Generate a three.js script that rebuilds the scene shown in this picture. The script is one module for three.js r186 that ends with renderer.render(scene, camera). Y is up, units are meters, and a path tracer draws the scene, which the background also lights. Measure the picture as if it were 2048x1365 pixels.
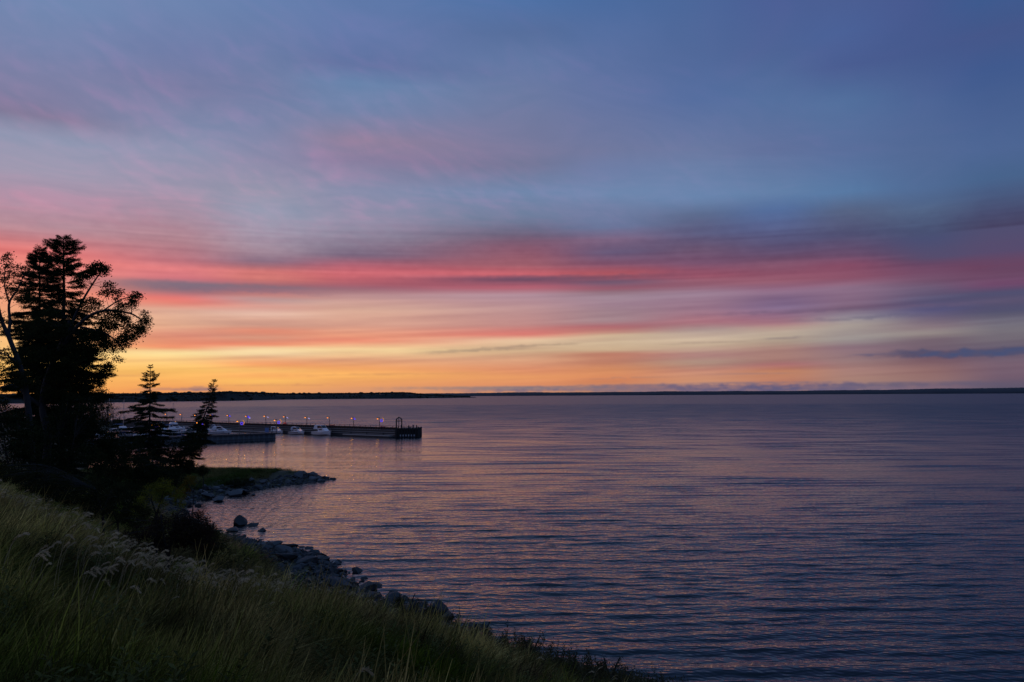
import * as THREE from 'three';
import { mergeGeometries } from 'three/addons/utils/BufferGeometryUtils.js';

// ---------- camera, sky, sun, exposure ----------
const V = (x, y, z) => new THREE.Vector3(x, y, z);
const RAD = Math.PI / 180;
const scene = new THREE.Scene();
const camera = new THREE.PerspectiveCamera(46, 1024 / 682, 0.1, 30000);
camera.position.set(0, 12, 0);
camera.rotation.order = 'YXZ';
camera.rotation.set(3.839 * RAD, 0, -0.0055);
camera.updateMatrixWorld(true);
const renderer = new THREE.WebGLRenderer({ antialias: true });
renderer.toneMapping = THREE.LinearToneMapping;
renderer.toneMappingExposure = 1;
renderer.shadowMap.enabled = true;

function rng(seed) { let a = seed >>> 0; return () => { a = (a + 0x6d2b79f5) | 0; let t = Math.imul(a ^ (a >>> 15), 1 | a); t = (t + Math.imul(t ^ (t >>> 7), 61 | t)) ^ t; return ((t ^ (t >>> 14)) >>> 0) / 4294967296; }; }
const clamp = (x, a = 0, b = 1) => Math.min(b, Math.max(a, x)), lerp = (a, b, t) => a + (b - a) * t;
const smooth = (a, b, x) => { const t = clamp((x - a) / (b - a)); return t * t * (3 - 2 * t); };
const HASH = new Float32Array(65536); { const r = rng(77); for (let i = 0; i < 65536; i++) HASH[i] = r() * 2 - 1; }
function noise(x, y) {                       // value noise, -1..1
  const ix = Math.floor(x), iy = Math.floor(y), fx = x - ix, fy = y - iy, u = fx * fx * (3 - 2 * fx), v = fy * fy * (3 - 2 * fy);
  const h = (i, j) => HASH[(Math.imul(i, 374761) + Math.imul(j, 668265)) & 65535];
  const a = h(ix, iy), b = h(ix + 1, iy), c = h(ix, iy + 1), d = h(ix + 1, iy + 1);
  return a + (b - a) * u + (c - a) * v + (a - b - c + d) * u * v;
}
function fbm(x, y, n = 4) { let s = 0, a = 0.5, t = 0; for (let i = 0; i < n; i++) { s += a * noise(x, y); t += a; x = x * 2.03 + 17.1; y = y * 2.01 + 9.7; a *= 0.5; } return s / t; }

// dusk sky: colour against elevation (degrees) at a few azimuths (0 = where the camera looks, clockwise), then cloud layers
const lin = (h) => [16, 8, 0].map((s) => { const c = ((h >> s) & 255) / 255; return c <= 0.04045 ? c / 12.92 : ((c + 0.055) / 1.055) ** 2.4; });
const SKY = [
  [-180, '0:4d5470 6:5d5f82 12:615f86 20:5a6c98 35:5570a2 60:5274a8'],
  [-110, '0:8a7070 4:927882 9:8a7690 16:6a7298 25:5c75a2 40:5674a6 60:5475a8'],
  [-62, '0:d08a60 1.7:e0a868 3:e6b076 5:de9c74 7.5:d4806e 10:c87878 13:a98aa0 16:8a86a6 20:7880a8 28:667fac 45:50709f'],
  [-31.3, '0.33:f8a850 1.69:ffc060 2.91:ffc878 4.44:f9b57c 5.96:f2a07c 7.48:f08a74 8.99:ee7570 9.59:d57a7e 10.49:b88a98 11.99:b390a6 13.77:a29ab2 15.82:9398b4 16.97:867c9c 17.83:847fa3 20.65:7a84ad 23.39:7289b4 40:5878a8'],
  [-22.8, '0.40:f29b55 1.12:fcb25a 1.77:fdc060 2.43:fcc87c 2.92:fde09a 3.25:f09068 4.07:e29278 4.73:dea688 5.71:e4b198 6.21:ec8474 6.53:e87872 7.03:9a717c 7.52:8f7482 7.84:d9707a 8.50:e8777a 8.99:c4707c 10.29:b5818e 11.90:a98ea2 13.50:a196ae 16.03:8f94b2 17.59:8089ac 20.04:7b7ea6 22.13:727fac 25.03:6d85b2 40:5676a8'],
  [-17.4, '0.58:f0a45c 1.06:fdbc5c 1.43:f8a85c 1.80:fcc068 2.18:f49c60 2.65:e8b080 2.92:fde0a8 3.23:fbd8a0 3.50:f08a68 3.98:d8967c 4.45:e88c70 4.83:d09a86 5.20:dba48e 5.68:e8bca8 6.15:de9e90 6.63:c09a98 6.90:c8837e 7.27:b0707a 7.51:926a76 7.75:b0666e 8.05:e07870 8.52:d8706e 8.89:a06878 9.16:87667e 9.84:a88a9c 11.21:a396ac 12.61:9a9cb4 13.93:9896ae 15.90:8e8cac 18.15:7f87ac 20.67:747fa8 23.13:6b7daa 25.80:6680b0 42:5072a4'],
  [-11.4, '0.35:e09868 0.77:eda060 1.47:fdb45c 1.99:f4a562 2.52:e0a078 3.21:fbd99c 3.81:f08c70 4.26:ea9a7a 4.96:d99f8a 6.01:d8a894 7.05:c09090 7.57:985f70 7.92:b55c6a 8.44:d8646e 8.96:b85a6c 9.83:7c6580 10.86:8d8098 12.23:9590aa 14.27:8b8fae 16.29:8d80a2 17.61:9482a0 19.57:7685ac 21.18:6c86b0 22.44:6274a4 24.61:657aad 26.42:5f7aac 42:4c6e9f'],
  [0.9, '0.19:d08c68 0.72:e08e60 1.25:ea9b60 1.79:e09068 2.50:dba07c 3.21:cba885 3.92:e4bf9c 4.28:e07a70 4.99:bd8582 6.06:bd9090 7.13:b08a98 7.66:b8596c 8.26:73506a 8.61:d05c68 9.25:a05868 10.31:8a566e 11.36:6f6580 12.76:6f7f9f 14.49:7288ae 16.20:75789a 17.21:7c7b9e 20.53:6c7ba4 23.11:6278a6 24.99:566f9f 26.83:4f72a8 42:446a9c'],
  [7.0, '0.19:c08464 1.03:d48258 1.74:d88e60 2.34:c08068 2.91:c07e68 3.12:c8a888 3.72:cdb294 4.21:ccae90 4.39:c08478 4.75:b0686e 5.17:a28088 5.77:a0808a 6.37:a08090 6.93:a08494 7.25:95707f 7.53:985468 7.92:6c5672 8.31:a84f60 8.55:b8525e 9.12:86506c 9.99:665478 10.86:7d6282 11.84:6b789e 12.98:6f7ea4 14.18:6f88b0 15.71:6e7ea8 17.06:7079a0 20.36:6475a4 23.55:5870a2 26.62:4b6ca2 42:44689a'],
  [13.2, '0.12:b88878 0.98:cf906e 1.67:c28572 2.19:b0907f 2.71:b0807c 3.41:c5ac92 3.75:cdb49c 4.45:a8908c 4.97:b07580 5.83:9a7488 7.04:9a7c92 7.56:955a70 7.9:9a586e 8.08:a2526a 8.45:98506a 8.94:7c5070 9.97:6c5272 11.00:5c5a80 12.36:5d6c90 13.71:6a86b0 16.70:6c7aa4 19.95:566fa2 23.09:50699c 26.12:4a679c 42:426496'],
  [18.5, '0.12:a07870 0.86:bc7c64 1.50:c08060 1.97:a86a6c 2.24:a87c74 3.02:a88078 3.56:b09c8a 4.13:b8a494 4.47:b09088 4.71:a87680 5.25:946c84 5.82:80688a 6.40:7b6080 6.77:8c6c88 7.14:8e6480 7.61:9a5a70 7.98:94506a 8.65:86506c 9.18:6b4b6c 10.12:575078 11.25:566290 12.34:536e9e 13.66:6280aa 16.25:62729f 19.43:5470a0 22.50:4d6498 25.47:4a6098 42:416294'],
  [22.8, '0.12:967a7c 0.87:a98074 1.53:a57a74 2.19:97787a 3.01:8a6e7a 3.50:9c9290 4.48:a49690 5.14:8c8090 5.63:7a5f78 6.12:836680 6.94:8b6c86 7.59:8f506a 8.41:8c4a68 9.06:6c4a6c 10.36:4f4f76 11.97:566486 13.25:577aa6 15.78:5a6f9e 18.87:51709f 20.98:4a5e94 23.05:4a629a 24.77:4a5f96 42:406090'],
  [27.5, '0.09:7a6478 0.81:94706e 1.44:906a6a 2.23:755a68 2.77:6f5c6c 3.37:766470 3.72:928684 4.16:8a7880 4.70:6f6278 5.23:58547a 5.93:5a5474 6.62:6c5874 7.16:74506c 7.69:784a6a 8.04:6e4668 8.54:544568 9.76:434870 11.50:506488 13.04:506c98 15.17:526a98 18.16:4c6698 21.07:455a90 23.88:465a92 42:3e5e8e'],
  [31.3, '0.15:5c566c 0.91:715a6c 1.67:786070 2.59:685e72 3.19:706672 3.80:756e78 4.41:6c6778 5.02:4a4a68 5.63:5c5472 6.08:4a4a6a 6.54:70486a 7.14:6f4a68 7.75:6a4060 8.65:4f3c60 10.16:464266 10.9:474c72 11.65:48567c 13.13:47648e 14.89:4c6696 17.49:455f92 19.47:3f5a90 21.41:43578c 23.04:3c5a90 42:3c5c8c'],
  [62, '0:4d4c64 3:565266 6:504a68 9:45426a 13:44587f 18:405a88 28:3c5a8a 45:3c5a8a'],
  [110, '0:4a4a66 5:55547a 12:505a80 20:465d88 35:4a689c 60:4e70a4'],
  [180, '0:4d5470 6:5d5f82 12:615f86 20:5a6c98 35:5570a2 60:5274a8'],
].map(([az, s]) => ({ az, stops: s.split(' ').map((t) => { const [e, h] = t.split(':'); return [+e, lin(parseInt(h, 16))]; }) }));
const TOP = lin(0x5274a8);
const LUT_N = 720;                            // an eighth of a degree
for (const c of SKY) {
  c.lut = [];
  for (let i = 0; i <= LUT_N; i++) {
    const e = i / 8, s = c.stops; let k = 0;
    while (k < s.length && s[k][0] < e) k++;
    let v;
    if (k === 0) v = s[0][1];
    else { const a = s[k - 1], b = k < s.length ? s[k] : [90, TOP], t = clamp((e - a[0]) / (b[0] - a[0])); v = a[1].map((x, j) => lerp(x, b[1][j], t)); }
    c.lut.push(v);
  }
}
function column(c, e) { const t = clamp(e, 0, 89.99) * 8, i = Math.floor(t), f = t - i, a = c.lut[i], b = c.lut[i + 1]; return [lerp(a[0], b[0], f), lerp(a[1], b[1], f), lerp(a[2], b[2], f)]; }
function skyBase(az, e) {
  let k = 1; while (k < SKY.length - 2 && SKY[k].az < az) k++;
  const a = SKY[k - 1], b = SKY[k], t = (az - a.az) / (b.az - a.az), p = SKY[Math.max(0, k - 2)], q = SKY[Math.min(SKY.length - 1, k + 1)];
  const A = column(a, e), B = column(b, e);
  if (az < -40 || az > 40) return A.map((x, j) => lerp(x, B[j], t));
  const P = column(p, e), Q = column(q, e), o = [0, 0, 0];
  for (let j = 0; j < 3; j++) { const m0 = (B[j] - P[j]) * 0.35, m1 = (Q[j] - A[j]) * 0.35, t2 = t * t, t3 = t2 * t; o[j] = Math.max(0.004, (2 * t3 - 3 * t2 + 1) * A[j] + (t3 - 2 * t2 + t) * m0 + (3 * t2 - 2 * t3) * B[j] + (t3 - t2) * m1); }
  return o;
}
// single streaks of cloud: azimuth, elevation, half width, half thickness, tilt, colour, strength
const STREAKS = [
  [29.8, 2.45, 5.0, 0.27, 0.0, 0x3c4568, 1], [24.4, 2.5, 1.6, 0.08, 0.01, 0x575675, 0.7],
  [17, 0.36, 10.5, 0.32, 0.0, 0x645c7c, 1], [3, 0.40, 7.5, 0.2, 0.0, 0x7c6c7c, 1], [-2, 0.5, 8, 0.12, 0.0, 0x94807c, 0.75], [6, 0.62, 7, 0.05, 0.01, 0x6f6a7c, 0.7], [17, 0.72, 5, 0.06, 0.0, 0x70697f, 0.75], [27, 0.55, 5, 0.14, 0.0, 0x5a5874, 0.6],
  [-22.5, 0.47, 2.6, 0.1, 0.0, 0x8a707a, 0.7], [-20.9, 0.52, 0.9, 0.15, 0.0, 0x75677c, 0.8], [-16, 0.78, 4.5, 0.05, 0.0, 0xd08a60, 0.6], [-9, 1.5, 7, 0.07, 0.015, 0xd8955c, 0.6], [-26, 1.35, 2.5, 0.06, 0.02, 0xd8955c, 0.5],
  [-2.5, 3.22, 4.2, 0.14, 0.05, 0x9a8272, 0.6], [2.2, 3.55, 2.6, 0.07, 0.03, 0x96806f, 0.6], [13.6, 3.55, 3, 0.05, 0.02, 0x9a8478, 0.55], [18.6, 3.75, 1.2, 0.06, 0.03, 0x7d7078, 0.7],
  [-20, 7.3, 7, 0.3, -0.01, 0x7a6a7e, 0.5], [4, 8.35, 8, 0.16, -0.005, 0x6a4e68, 0.5], [22, 5.5, 9, 0.1, 0.0, 0x6e5a76, 0.5], [26, 4.95, 7, 0.12, 0.02, 0x5c5674, 0.5], [8, 1.15, 3.5, 0.05, 0.01, 0xb0806c, 0.6], [16.5, 1.35, 3, 0.06, 0.0, 0x9a7878, 0.6],
].map(([az, el, w, h, tilt, c, k]) => ({ az, el, w, h, tilt, c: lin(c), k }));
{
  const W = 4096, H = 2048, data = new Float32Array(W * H * 4);
  for (let row = 0; row < H; row++) {
    const el = ((row + 0.5) / H - 0.5) * 180, e = Math.max(el, 0.02), y = Math.sin(e * RAD), ce = Math.cos(e * RAD);
    for (let col = 0; col < W; col++) {
      const i = (row * W + col) * 4;
      if (el < -0.3) { data[i] = 0.1; data[i + 1] = 0.075; data[i + 2] = 0.09; data[i + 3] = 1; continue; }
      const th = ((col + 0.5) / W - 0.5) * 360;
      let az = th + 90; if (az > 180) az -= 360;
      const shear = 0.042 * (1 - smooth(5.5, 8.5, e));
      const es = e - shear * az * smooth(60, 35, Math.abs(az));
      const wob = fbm(az * 0.07 + 3, es * 0.9, 3);
      const warp = wob * (0.05 + 0.1 * smooth(4, 9, e) + 0.12 * smooth(10, 16, e));
      let c = skyBase(az, Math.max(0.02, e + warp));
      // long thin streaks low down, thinning to a faint grain higher up
      const low = smooth(0.4, 1.6, e) * (1 - smooth(10, 13, e));
      const s1 = fbm(az * 0.075 + 40, es * 2.6, 4), s2 = fbm(az * 0.16 - 11, es * 6.5, 3);
      const grain = smooth(7.4, 8.5, e) * (1 - smooth(10.5, 13, e)) * fbm(az * 1.6 + 9, e * 3.6, 4) * 0.09;
      const k = low * (0.12 * s1 + 0.16 * s2) + grain;
      c = [c[0] * (1 + k * 0.8), c[1] * (1 + k * 1.05), c[2] * (1 + k * 0.8)];
      // a high broken layer, pink where the last light still reaches its ripples
      const hi = smooth(9, 13, e);
      if (hi > 0 && Math.abs(az) < 120) {
        const a = az * RAD, px = Math.sin(a) * ce / y, pz = Math.cos(a) * ce / y;
        const w1 = fbm(px * 0.9 + 5, pz * 0.7, 3), u = px * 0.8 + pz * 0.55 + w1 * 0.9, v = pz * 0.9 - px * 0.5 + w1;
        const big = fbm(u * 0.5 + 9, v * 0.75 + 2, 4), fine = fbm(u * 3.4, v * 6.5 + w1 * 3, 4), rip = fbm(u * 9, v * 15, 3);
        const side = smooth(34, -6, az);
        const m = hi * (0.10 * big + (0.09 + 0.28 * side * smooth(-0.4, 0.5, big)) * fine + (0.08 + 0.12 * side) * rip);
        c = m > 0 ? [c[0] * (1 + m * 0.6), c[1] * (1 + m * 0.02), c[2] * (1 + m * 0.1)] : [c[0] * (1 + m * 0.3), c[1] * (1 + m * 0.16), c[2] * (1 + m * 0.12)];
      }
      // slanting mottles of that layer, sinking to the right
      const band = smooth(10, 13.5, e) * (1 - smooth(21, 27, e)) * smooth(70, 40, Math.abs(az));
      if (band > 0) {
        const q = e + 0.42 * az, p = az - 0.4 * e, k1 = fbm(p * 0.16 + 3, q * 0.42, 5), k2 = fbm(p * 0.55 - 7, q * 1.5 + k1 * 2, 4), where = smooth(-0.5, 0.4, fbm(az * 0.06 + 2, e * 0.16 + 5, 2)) * (0.35 + 0.65 * smooth(18, -4, az));
        const m = band * where * (0.16 * k1 + 0.34 * k2);
        c = [c[0] * (1 + m * (m > 0 ? 0.85 : 0.35)), c[1] * (1 + m * 0.12), c[2] * (1 + m * (m > 0 ? 0.2 : 0.1))];
      }
      if (e < 12) for (const s of STREAKS) {
        const da = (az - s.az) / s.w; if (da < -1.6 || da > 1.6) continue;
        const dn = fbm(az * 1.4 + s.el * 31, e * 5, 4) * 0.7, dd = (e - s.el - s.tilt * (az - s.az)) / s.h + dn;
        if (dd < -3 || dd > 3) continue;
        const f = s.k * Math.exp(-da * da * da * da * 1.4) * (1 - smooth(0.6, 1.1, Math.abs(dd))) * clamp(0.85 + 0.5 * fbm(az * 1.7 + s.az, e * 8, 3));
        c = c.map((x, j) => lerp(x, s.c[j], clamp(f)));
      }
      { const l = 0.2126 * c[0] + 0.7152 * c[1] + 0.0722 * c[2], g = 0.05 + 0.10 * smooth(6.5, 8, e) * (1 - smooth(10, 12.5, e)); c = c.map((x) => lerp(x, l, g)); }
      data[i] = c[0]; data[i + 1] = c[1]; data[i + 2] = c[2]; data[i + 3] = 1;
    }
  }
  const t = new THREE.DataTexture(data, W, H, THREE.RGBAFormat, THREE.FloatType);
  t.mapping = THREE.EquirectangularReflectionMapping; t.magFilter = THREE.LinearFilter; t.needsUpdate = true;
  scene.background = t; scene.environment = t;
}
// the sun has just gone: only a faint, very soft afterglow comes from where it set
const sun = new THREE.DirectionalLight(new THREE.Color(1, 0.62, 0.36), 0.005);
sun.position.set(Math.sin(-24 * RAD) * 300, 300 * Math.tan(3 * RAD), -Math.cos(24 * RAD) * 300);
sun.castShadow = true; sun.shadow.radius = 40; sun.shadow.mapSize.set(2048, 2048);
Object.assign(sun.shadow.camera, { left: -160, right: 160, top: 120, bottom: -120, near: 1, far: 900 });
scene.add(sun, sun.target);

// ---------- helpers ----------
const used = new Map();
function numbered(n) { const k = used.get(n) ?? 0; used.set(n, k + 1); return k ? n + '_' + String(k).padStart(3, '0') : n; }
function tag(o, label, category, group, kind) { if (label) o.userData.label = label; if (category) o.userData.category = category; if (group) o.userData.group = group; if (kind) o.userData.kind = kind; return o; }
function base(name, pos = V(0, 0, 0), turn = 0) { const g = new THREE.Group(); g.name = numbered(name); g.position.copy(pos); g.rotation.y = turn; scene.add(g); return g; }
function put(name, geo, mat, parent) { const m = new THREE.Mesh(geo, mat); m.name = parent ? name : numbered(name); m.castShadow = m.receiveShadow = true; (parent || scene).add(m); return m; }
function join(list) { const g = list.map((x) => { const n = x.index ? x.toNonIndexed() : x.clone(); for (const k of Object.keys(n.attributes)) if (k !== 'position' && k !== 'normal') n.deleteAttribute(k); if (!n.attributes.normal) n.computeVertexNormals(); return n; }); return mergeGeometries(g); }
const box = (w, h, d, x = 0, y = 0, z = 0, ry = 0, rz = 0, rx = 0) => new THREE.BoxGeometry(w, h, d).applyMatrix4(new THREE.Matrix4().compose(V(x, y, z), new THREE.Quaternion().setFromEuler(new THREE.Euler(rx, ry, rz, 'YXZ')), V(1, 1, 1)));
const UPV = V(0, 1, 0);
function bar(a, b, r0, r1 = r0, n = 6) { const d = b.clone().sub(a), g = new THREE.CylinderGeometry(r1, r0, d.length(), n, 1); g.applyQuaternion(new THREE.Quaternion().setFromUnitVectors(UPV, d.normalize())); return g.translate((a.x + b.x) / 2, (a.y + b.y) / 2, (a.z + b.z) / 2); }
function limb(points, r0, r1, n = 6) {        // tapered tube along a smooth line, no caps
  const c = new THREE.CatmullRomCurve3(points), seg = Math.max(3, points.length * 3), pos = [], idx = []; let nrm = V(0, 0, 1);
  for (let i = 0; i <= seg; i++) {
    const t = i / seg, p = c.getPoint(t), d = c.getTangent(t), r = lerp(r0, r1, t);
    nrm.addScaledVector(d, -nrm.dot(d)); if (nrm.lengthSq() < 1e-4) nrm.set(1, 0, 0).addScaledVector(d, -d.x); nrm.normalize(); const bi = d.clone().cross(nrm);
    for (let k = 0; k < n; k++) { const a = (k / n) * 2 * Math.PI; pos.push(p.x + r * (Math.cos(a) * nrm.x + Math.sin(a) * bi.x), p.y + r * (Math.cos(a) * nrm.y + Math.sin(a) * bi.y), p.z + r * (Math.cos(a) * nrm.z + Math.sin(a) * bi.z)); }
    if (i) for (let k = 0; k < n; k++) { const a = (i - 1) * n + k, b = (i - 1) * n + ((k + 1) % n); idx.push(a, b, a + n, b, b + n, a + n); }
  }
  const g = new THREE.BufferGeometry(); g.setAttribute('position', new THREE.Float32BufferAttribute(pos, 3)); g.setIndex(idx); g.computeVertexNormals(); return g;
}
function instanced(name, geo, mat, mats, parent, colors) {
  const m = new THREE.InstancedMesh(geo, mat, mats.length); m.name = parent ? name : numbered(name); m.castShadow = m.receiveShadow = true;
  mats.forEach((x, i) => m.setMatrixAt(i, x)); if (colors) colors.forEach((c, i) => m.setColorAt(i, c)); (parent || scene).add(m); return m;
}
const std = (rgb, o = {}) => new THREE.MeshStandardMaterial({ color: new THREE.Color().setRGB(...rgb), roughness: 0.85, ...o });
// a viewing direction from the standing point, used to survey where things stand: the point at a given depth, or where it meets a level
const survey = (px, py) => V((px - 1024) / 1608, -(py - 682.5) / 1608, -1).applyQuaternion(camera.quaternion);
const at = (px, py, depth) => { const d = survey(px, py); return camera.position.clone().addScaledVector(d, depth / -d.z); };
const onLevel = (px, py, y = 0) => { const d = survey(px, py); return camera.position.clone().addScaledVector(d, (y - 12) / d.y); };

// ---------- lie of the land ----------
const SHORE = [[90, 60], [45, 5], [21.5, -16], [7.8, -33], [1.0, -38.8], [-8.3, -49], [-14.6, -61], [-19.5, -66], [-26.5, -71.5], [-33, -82], [-37, -92.5], [-35, -99], [-31.8, -107.5], [-28.6, -113], [-26, -117], [-30, -120.5], [-43, -122.5], [-60, -124], [-72, -137], [-85, -165], [-103, -190], [-128, -240], [-148, -300], [-162, -332], [-176, -352], [-230, -420], [-700, -640], [-700, 300], [90, 300]];
function inland(x, z) {                       // signed distance to the waterline, land positive
  let d2 = 1e12, inside = false;
  for (let i = 0, j = SHORE.length - 1; i < SHORE.length; j = i++) {
    const [ax, az] = SHORE[j], [bx, bz] = SHORE[i], ex = bx - ax, ez = bz - az, t = clamp(((x - ax) * ex + (z - az) * ez) / (ex * ex + ez * ez)), qx = x - ax - ex * t, qz = z - az - ez * t;
    d2 = Math.min(d2, qx * qx + qz * qz);
    if ((bz > z) !== (az > z) && x < ((ax - bx) * (z - bz)) / (az - bz) + bx) inside = !inside;
  }
  return (inside ? 1 : -1) * Math.sqrt(d2);
}
const softMin = (a, b, k) => { const h = clamp(0.5 + (0.5 * (b - a)) / k); return lerp(b, a, h) - k * h * (1 - h); };
function ground(x, z, s = inland(x, z)) {
  if (s < 0) return Math.max(-4, s * 0.3);
  const wave = 0.35 * fbm(x * 0.11, z * 0.11, 3) * clamp(s / 8);
  const bluff = softMin(0.11 * Math.min(s, 4.4) + 0.428 * Math.max(0, s - 4.4), 10.75, 2.5) + wave;
  const d = Math.hypot(x, z), dip = z < 0 ? 1.35 * Math.exp(-Math.pow((x / -z + 0.43) / 0.11, 2)) * smooth(9, 30, d) * (1 - smooth(48, 62, d)) : 0;
  const low = Math.min(0.32 * s, 1.35) + 0.07 * Math.max(0, s - 14) + wave * 0.4;
  return lerp(bluff - Math.min(dip, bluff * 0.4), Math.min(low, 7), smooth(-62, -92, z));
}
function axis(list) { const o = []; for (const [a, b, step] of list) for (let v = a; v < b - 1e-6; v += step) o.push(v); o.push(list[list.length - 1][1]); return o; }
{
  const xs = axis([[-700, -260, 40], [-260, -60, 4], [-60, 24, 0.7], [24, 90, 6]]), zs = axis([[-640, -360, 20], [-360, -130, 4], [-130, 6, 0.7], [6, 60, 4], [60, 300, 30]]);
  const nx = xs.length, pos = [], uv = [], keep = [], idx = [];
  for (const z of zs) for (const x of xs) { const s = inland(x, z); pos.push(x, ground(x, z, s) + (s > 0 ? 0.05 * fbm(x * 1.3, z * 1.3, 3) : 0), z); uv.push(x / 4, z / 4); keep.push(s > -14); }
  for (let j = 0; j < zs.length - 1; j++) for (let i = 0; i < nx - 1; i++) { const a = j * nx + i, b = a + 1, c = a + nx, d = c + 1; if (keep[a] || keep[b] || keep[c] || keep[d]) idx.push(a, c, b, b, c, d); }
  const g = new THREE.BufferGeometry(); g.setAttribute('position', new THREE.Float32BufferAttribute(pos, 3)); g.setAttribute('uv', new THREE.Float32BufferAttribute(uv, 2)); g.setIndex(idx); g.computeVertexNormals();
  const N = 256, t = new Uint8Array(N * N * 4), w = (i) => i / N;
  for (let y = 0; y < N; y++) for (let x = 0; x < N; x++) { const n = 0.5 * fbm(w(x) * 9, w(y) * 9, 4) + 0.5 * fbm(w(x) * 40, w(y) * 40, 3), i = (y * N + x) * 4; t[i] = 66 + 26 * n; t[i + 1] = 62 + 24 * n; t[i + 2] = 42 + 18 * n; t[i + 3] = 255; }
  const m = new THREE.DataTexture(t, N, N); m.colorSpace = THREE.SRGBColorSpace; m.wrapS = m.wrapT = THREE.MirroredRepeatWrapping; m.magFilter = THREE.LinearFilter; m.needsUpdate = true;
  tag(put('ground', g, new THREE.MeshStandardMaterial({ map: m, roughness: 1 })), 'dark grassy bluff and low shore falling to the lake', 'ground', null, 'structure');
}

// ---------- lake ----------
{
  const r = rng(5), waves = [];
  // wind sea: crests run nearly across the view
  for (let i = 0; i < 96; i++) {
    const L = 0.45 * Math.pow(27, i / 95) * (0.94 + 0.12 * r()), dir = (r() + r() + r() - 1.5) * (L < 1.2 ? 0.45 : 0.2) + 0.04, k = (2 * Math.PI) / L;
    const slope = 0.0195 * smooth(0.45, 0.8, L) * (1 - smooth(2.4, 4.2, L));
    waves.push({ L, k, kx: k * Math.sin(dir), kz: k * Math.cos(dir), slope, p: r() * 7 });
  }
  const rs = [22], stepAt = (q) => (q < 300 ? Math.min(0.9, Math.max(0.075, 0.42 * q * q / 9650)) : q < 1000 ? 0.9 + (q - 300) / 600 : q * 0.02);
  while (rs[rs.length - 1] < 14000) rs.push(rs[rs.length - 1] + stepAt(rs[rs.length - 1]));
  const as = axis([[-110, -40, 5], [-40, 40, 0.19], [40, 110, 5]]), nA = as.length, n = rs.length * nA, pos = new Float32Array(n * 3), nor = new Float32Array(n * 3), uv = new Float32Array(n * 2), uv1 = new Float32Array(n * 2), idx = [];
  let o = 0;
  for (let j = 0; j < rs.length; j++) {
    const q = rs[j], step = stepAt(q), live = waves.map((w) => ({ ...w, a: (w.slope * smooth(2.2, 4.2, w.L / step) + 0.0165 * smooth(55, 130, q) * smooth(2.1, 3, w.L / step) * (1 - smooth(5.5, 9, w.L / step)) * smooth(2.2, 3.6, w.L)) / w.k })).filter((w) => w.a * w.k > 0.0012);
    for (let i = 0; i < nA; i++, o++) {
      const a = as[i] * RAD, x = q * Math.sin(a), z = -q * Math.cos(a);
      let h = 0, gx = 0, gz = 0, LEE = 1;
      if (q < 1500) {
        // in the lee of the pier and the spit the water lies calmer
        const edge = z > -117 ? lerp(-15, -23, (z + 62) / -55) : lerp(-23, -25, (z + 117) / -110), behind = smooth(-300, -225, z);
        const lee = lerp(1, 0.3, behind * smooth(9, -9, x - edge + 4 * noise(z * 0.05, 3)));
        LEE = clamp((lee - 0.3) / 0.7, 0.02, 0.98); const gust = 1 + 0.12 * fbm(x * 0.05 + 8, z * 0.09, 3);
        const bend = 0.6 * noise(x * 0.02, z * 0.03);
        for (const w of live) {
          const f = lee * gust, ph = w.kx * x + w.kz * (z + bend) + w.p, A = w.a * f, c = Math.cos(ph) * A;
          h += Math.sin(ph) * A; gx += c * w.kx; gz += c * w.kz;
        }
      }
      pos[o * 3] = x; pos[o * 3 + 1] = h; pos[o * 3 + 2] = z;
      const l = 1 / Math.hypot(gx, 1, gz); nor[o * 3] = -gx * l; nor[o * 3 + 1] = l; nor[o * 3 + 2] = -gz * l;
      uv[o * 2] = (x * 0.94 + z * 0.34) / 9; uv[o * 2 + 1] = (z * 0.94 - x * 0.34) / 9;
      uv1[o * 2] = clamp(Math.log(q / 22) / Math.log(14000 / 22), 0.002, 0.998); uv1[o * 2 + 1] = q < 1500 ? LEE : 1;
    }
  }
  for (let j = 0; j < rs.length - 1; j++) for (let i = 0; i < nA - 1; i++) { const a = j * nA + i, b = a + 1, c = a + nA, d = c + 1; idx.push(a, b, c, b, d, c); }
  const g = new THREE.BufferGeometry(); g.setAttribute('position', new THREE.BufferAttribute(pos, 3)); g.setAttribute('normal', new THREE.BufferAttribute(nor, 3)); g.setAttribute('uv', new THREE.BufferAttribute(uv, 2)); g.setAttribute('uv1', new THREE.BufferAttribute(uv1, 2)); g.setIndex(idx);
  // ripples: a tile nine metres wide; far out the ripples are too small to see and become roughness
  const N = 512, gxs = new Float32Array(N * N), gys = new Float32Array(N * N), rr = rng(9);
  for (let k = 0; k < 40; k++) {
    const m = 9 + Math.floor(rr() * 34), th = (rr() + rr() - 1) * 1.1 + Math.PI / 2 - 0.35, kx = Math.round(m * Math.cos(th)), ky = Math.round(m * Math.sin(th)), s = 0.03 * (0.5 + rr()), p = rr() * 7, kk = Math.hypot(kx, ky);
    for (let y = 0; y < N; y++) for (let x = 0; x < N; x++) { const c = Math.cos((2 * Math.PI * (kx * x + ky * y)) / N + p) * s; gxs[y * N + x] += (c * kx) / kk; gys[y * N + x] += (c * ky) / kk; }
  }
  const t = new Uint8Array(N * N * 4);
  for (let i = 0; i < N * N; i++) { const l = 1 / Math.hypot(gxs[i], gys[i], 1); t[i * 4] = 127.5 + 127.5 * -gxs[i] * l; t[i * 4 + 1] = 127.5 + 127.5 * -gys[i] * l; t[i * 4 + 2] = 127.5 + 127.5 * l; t[i * 4 + 3] = 255; }
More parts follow.
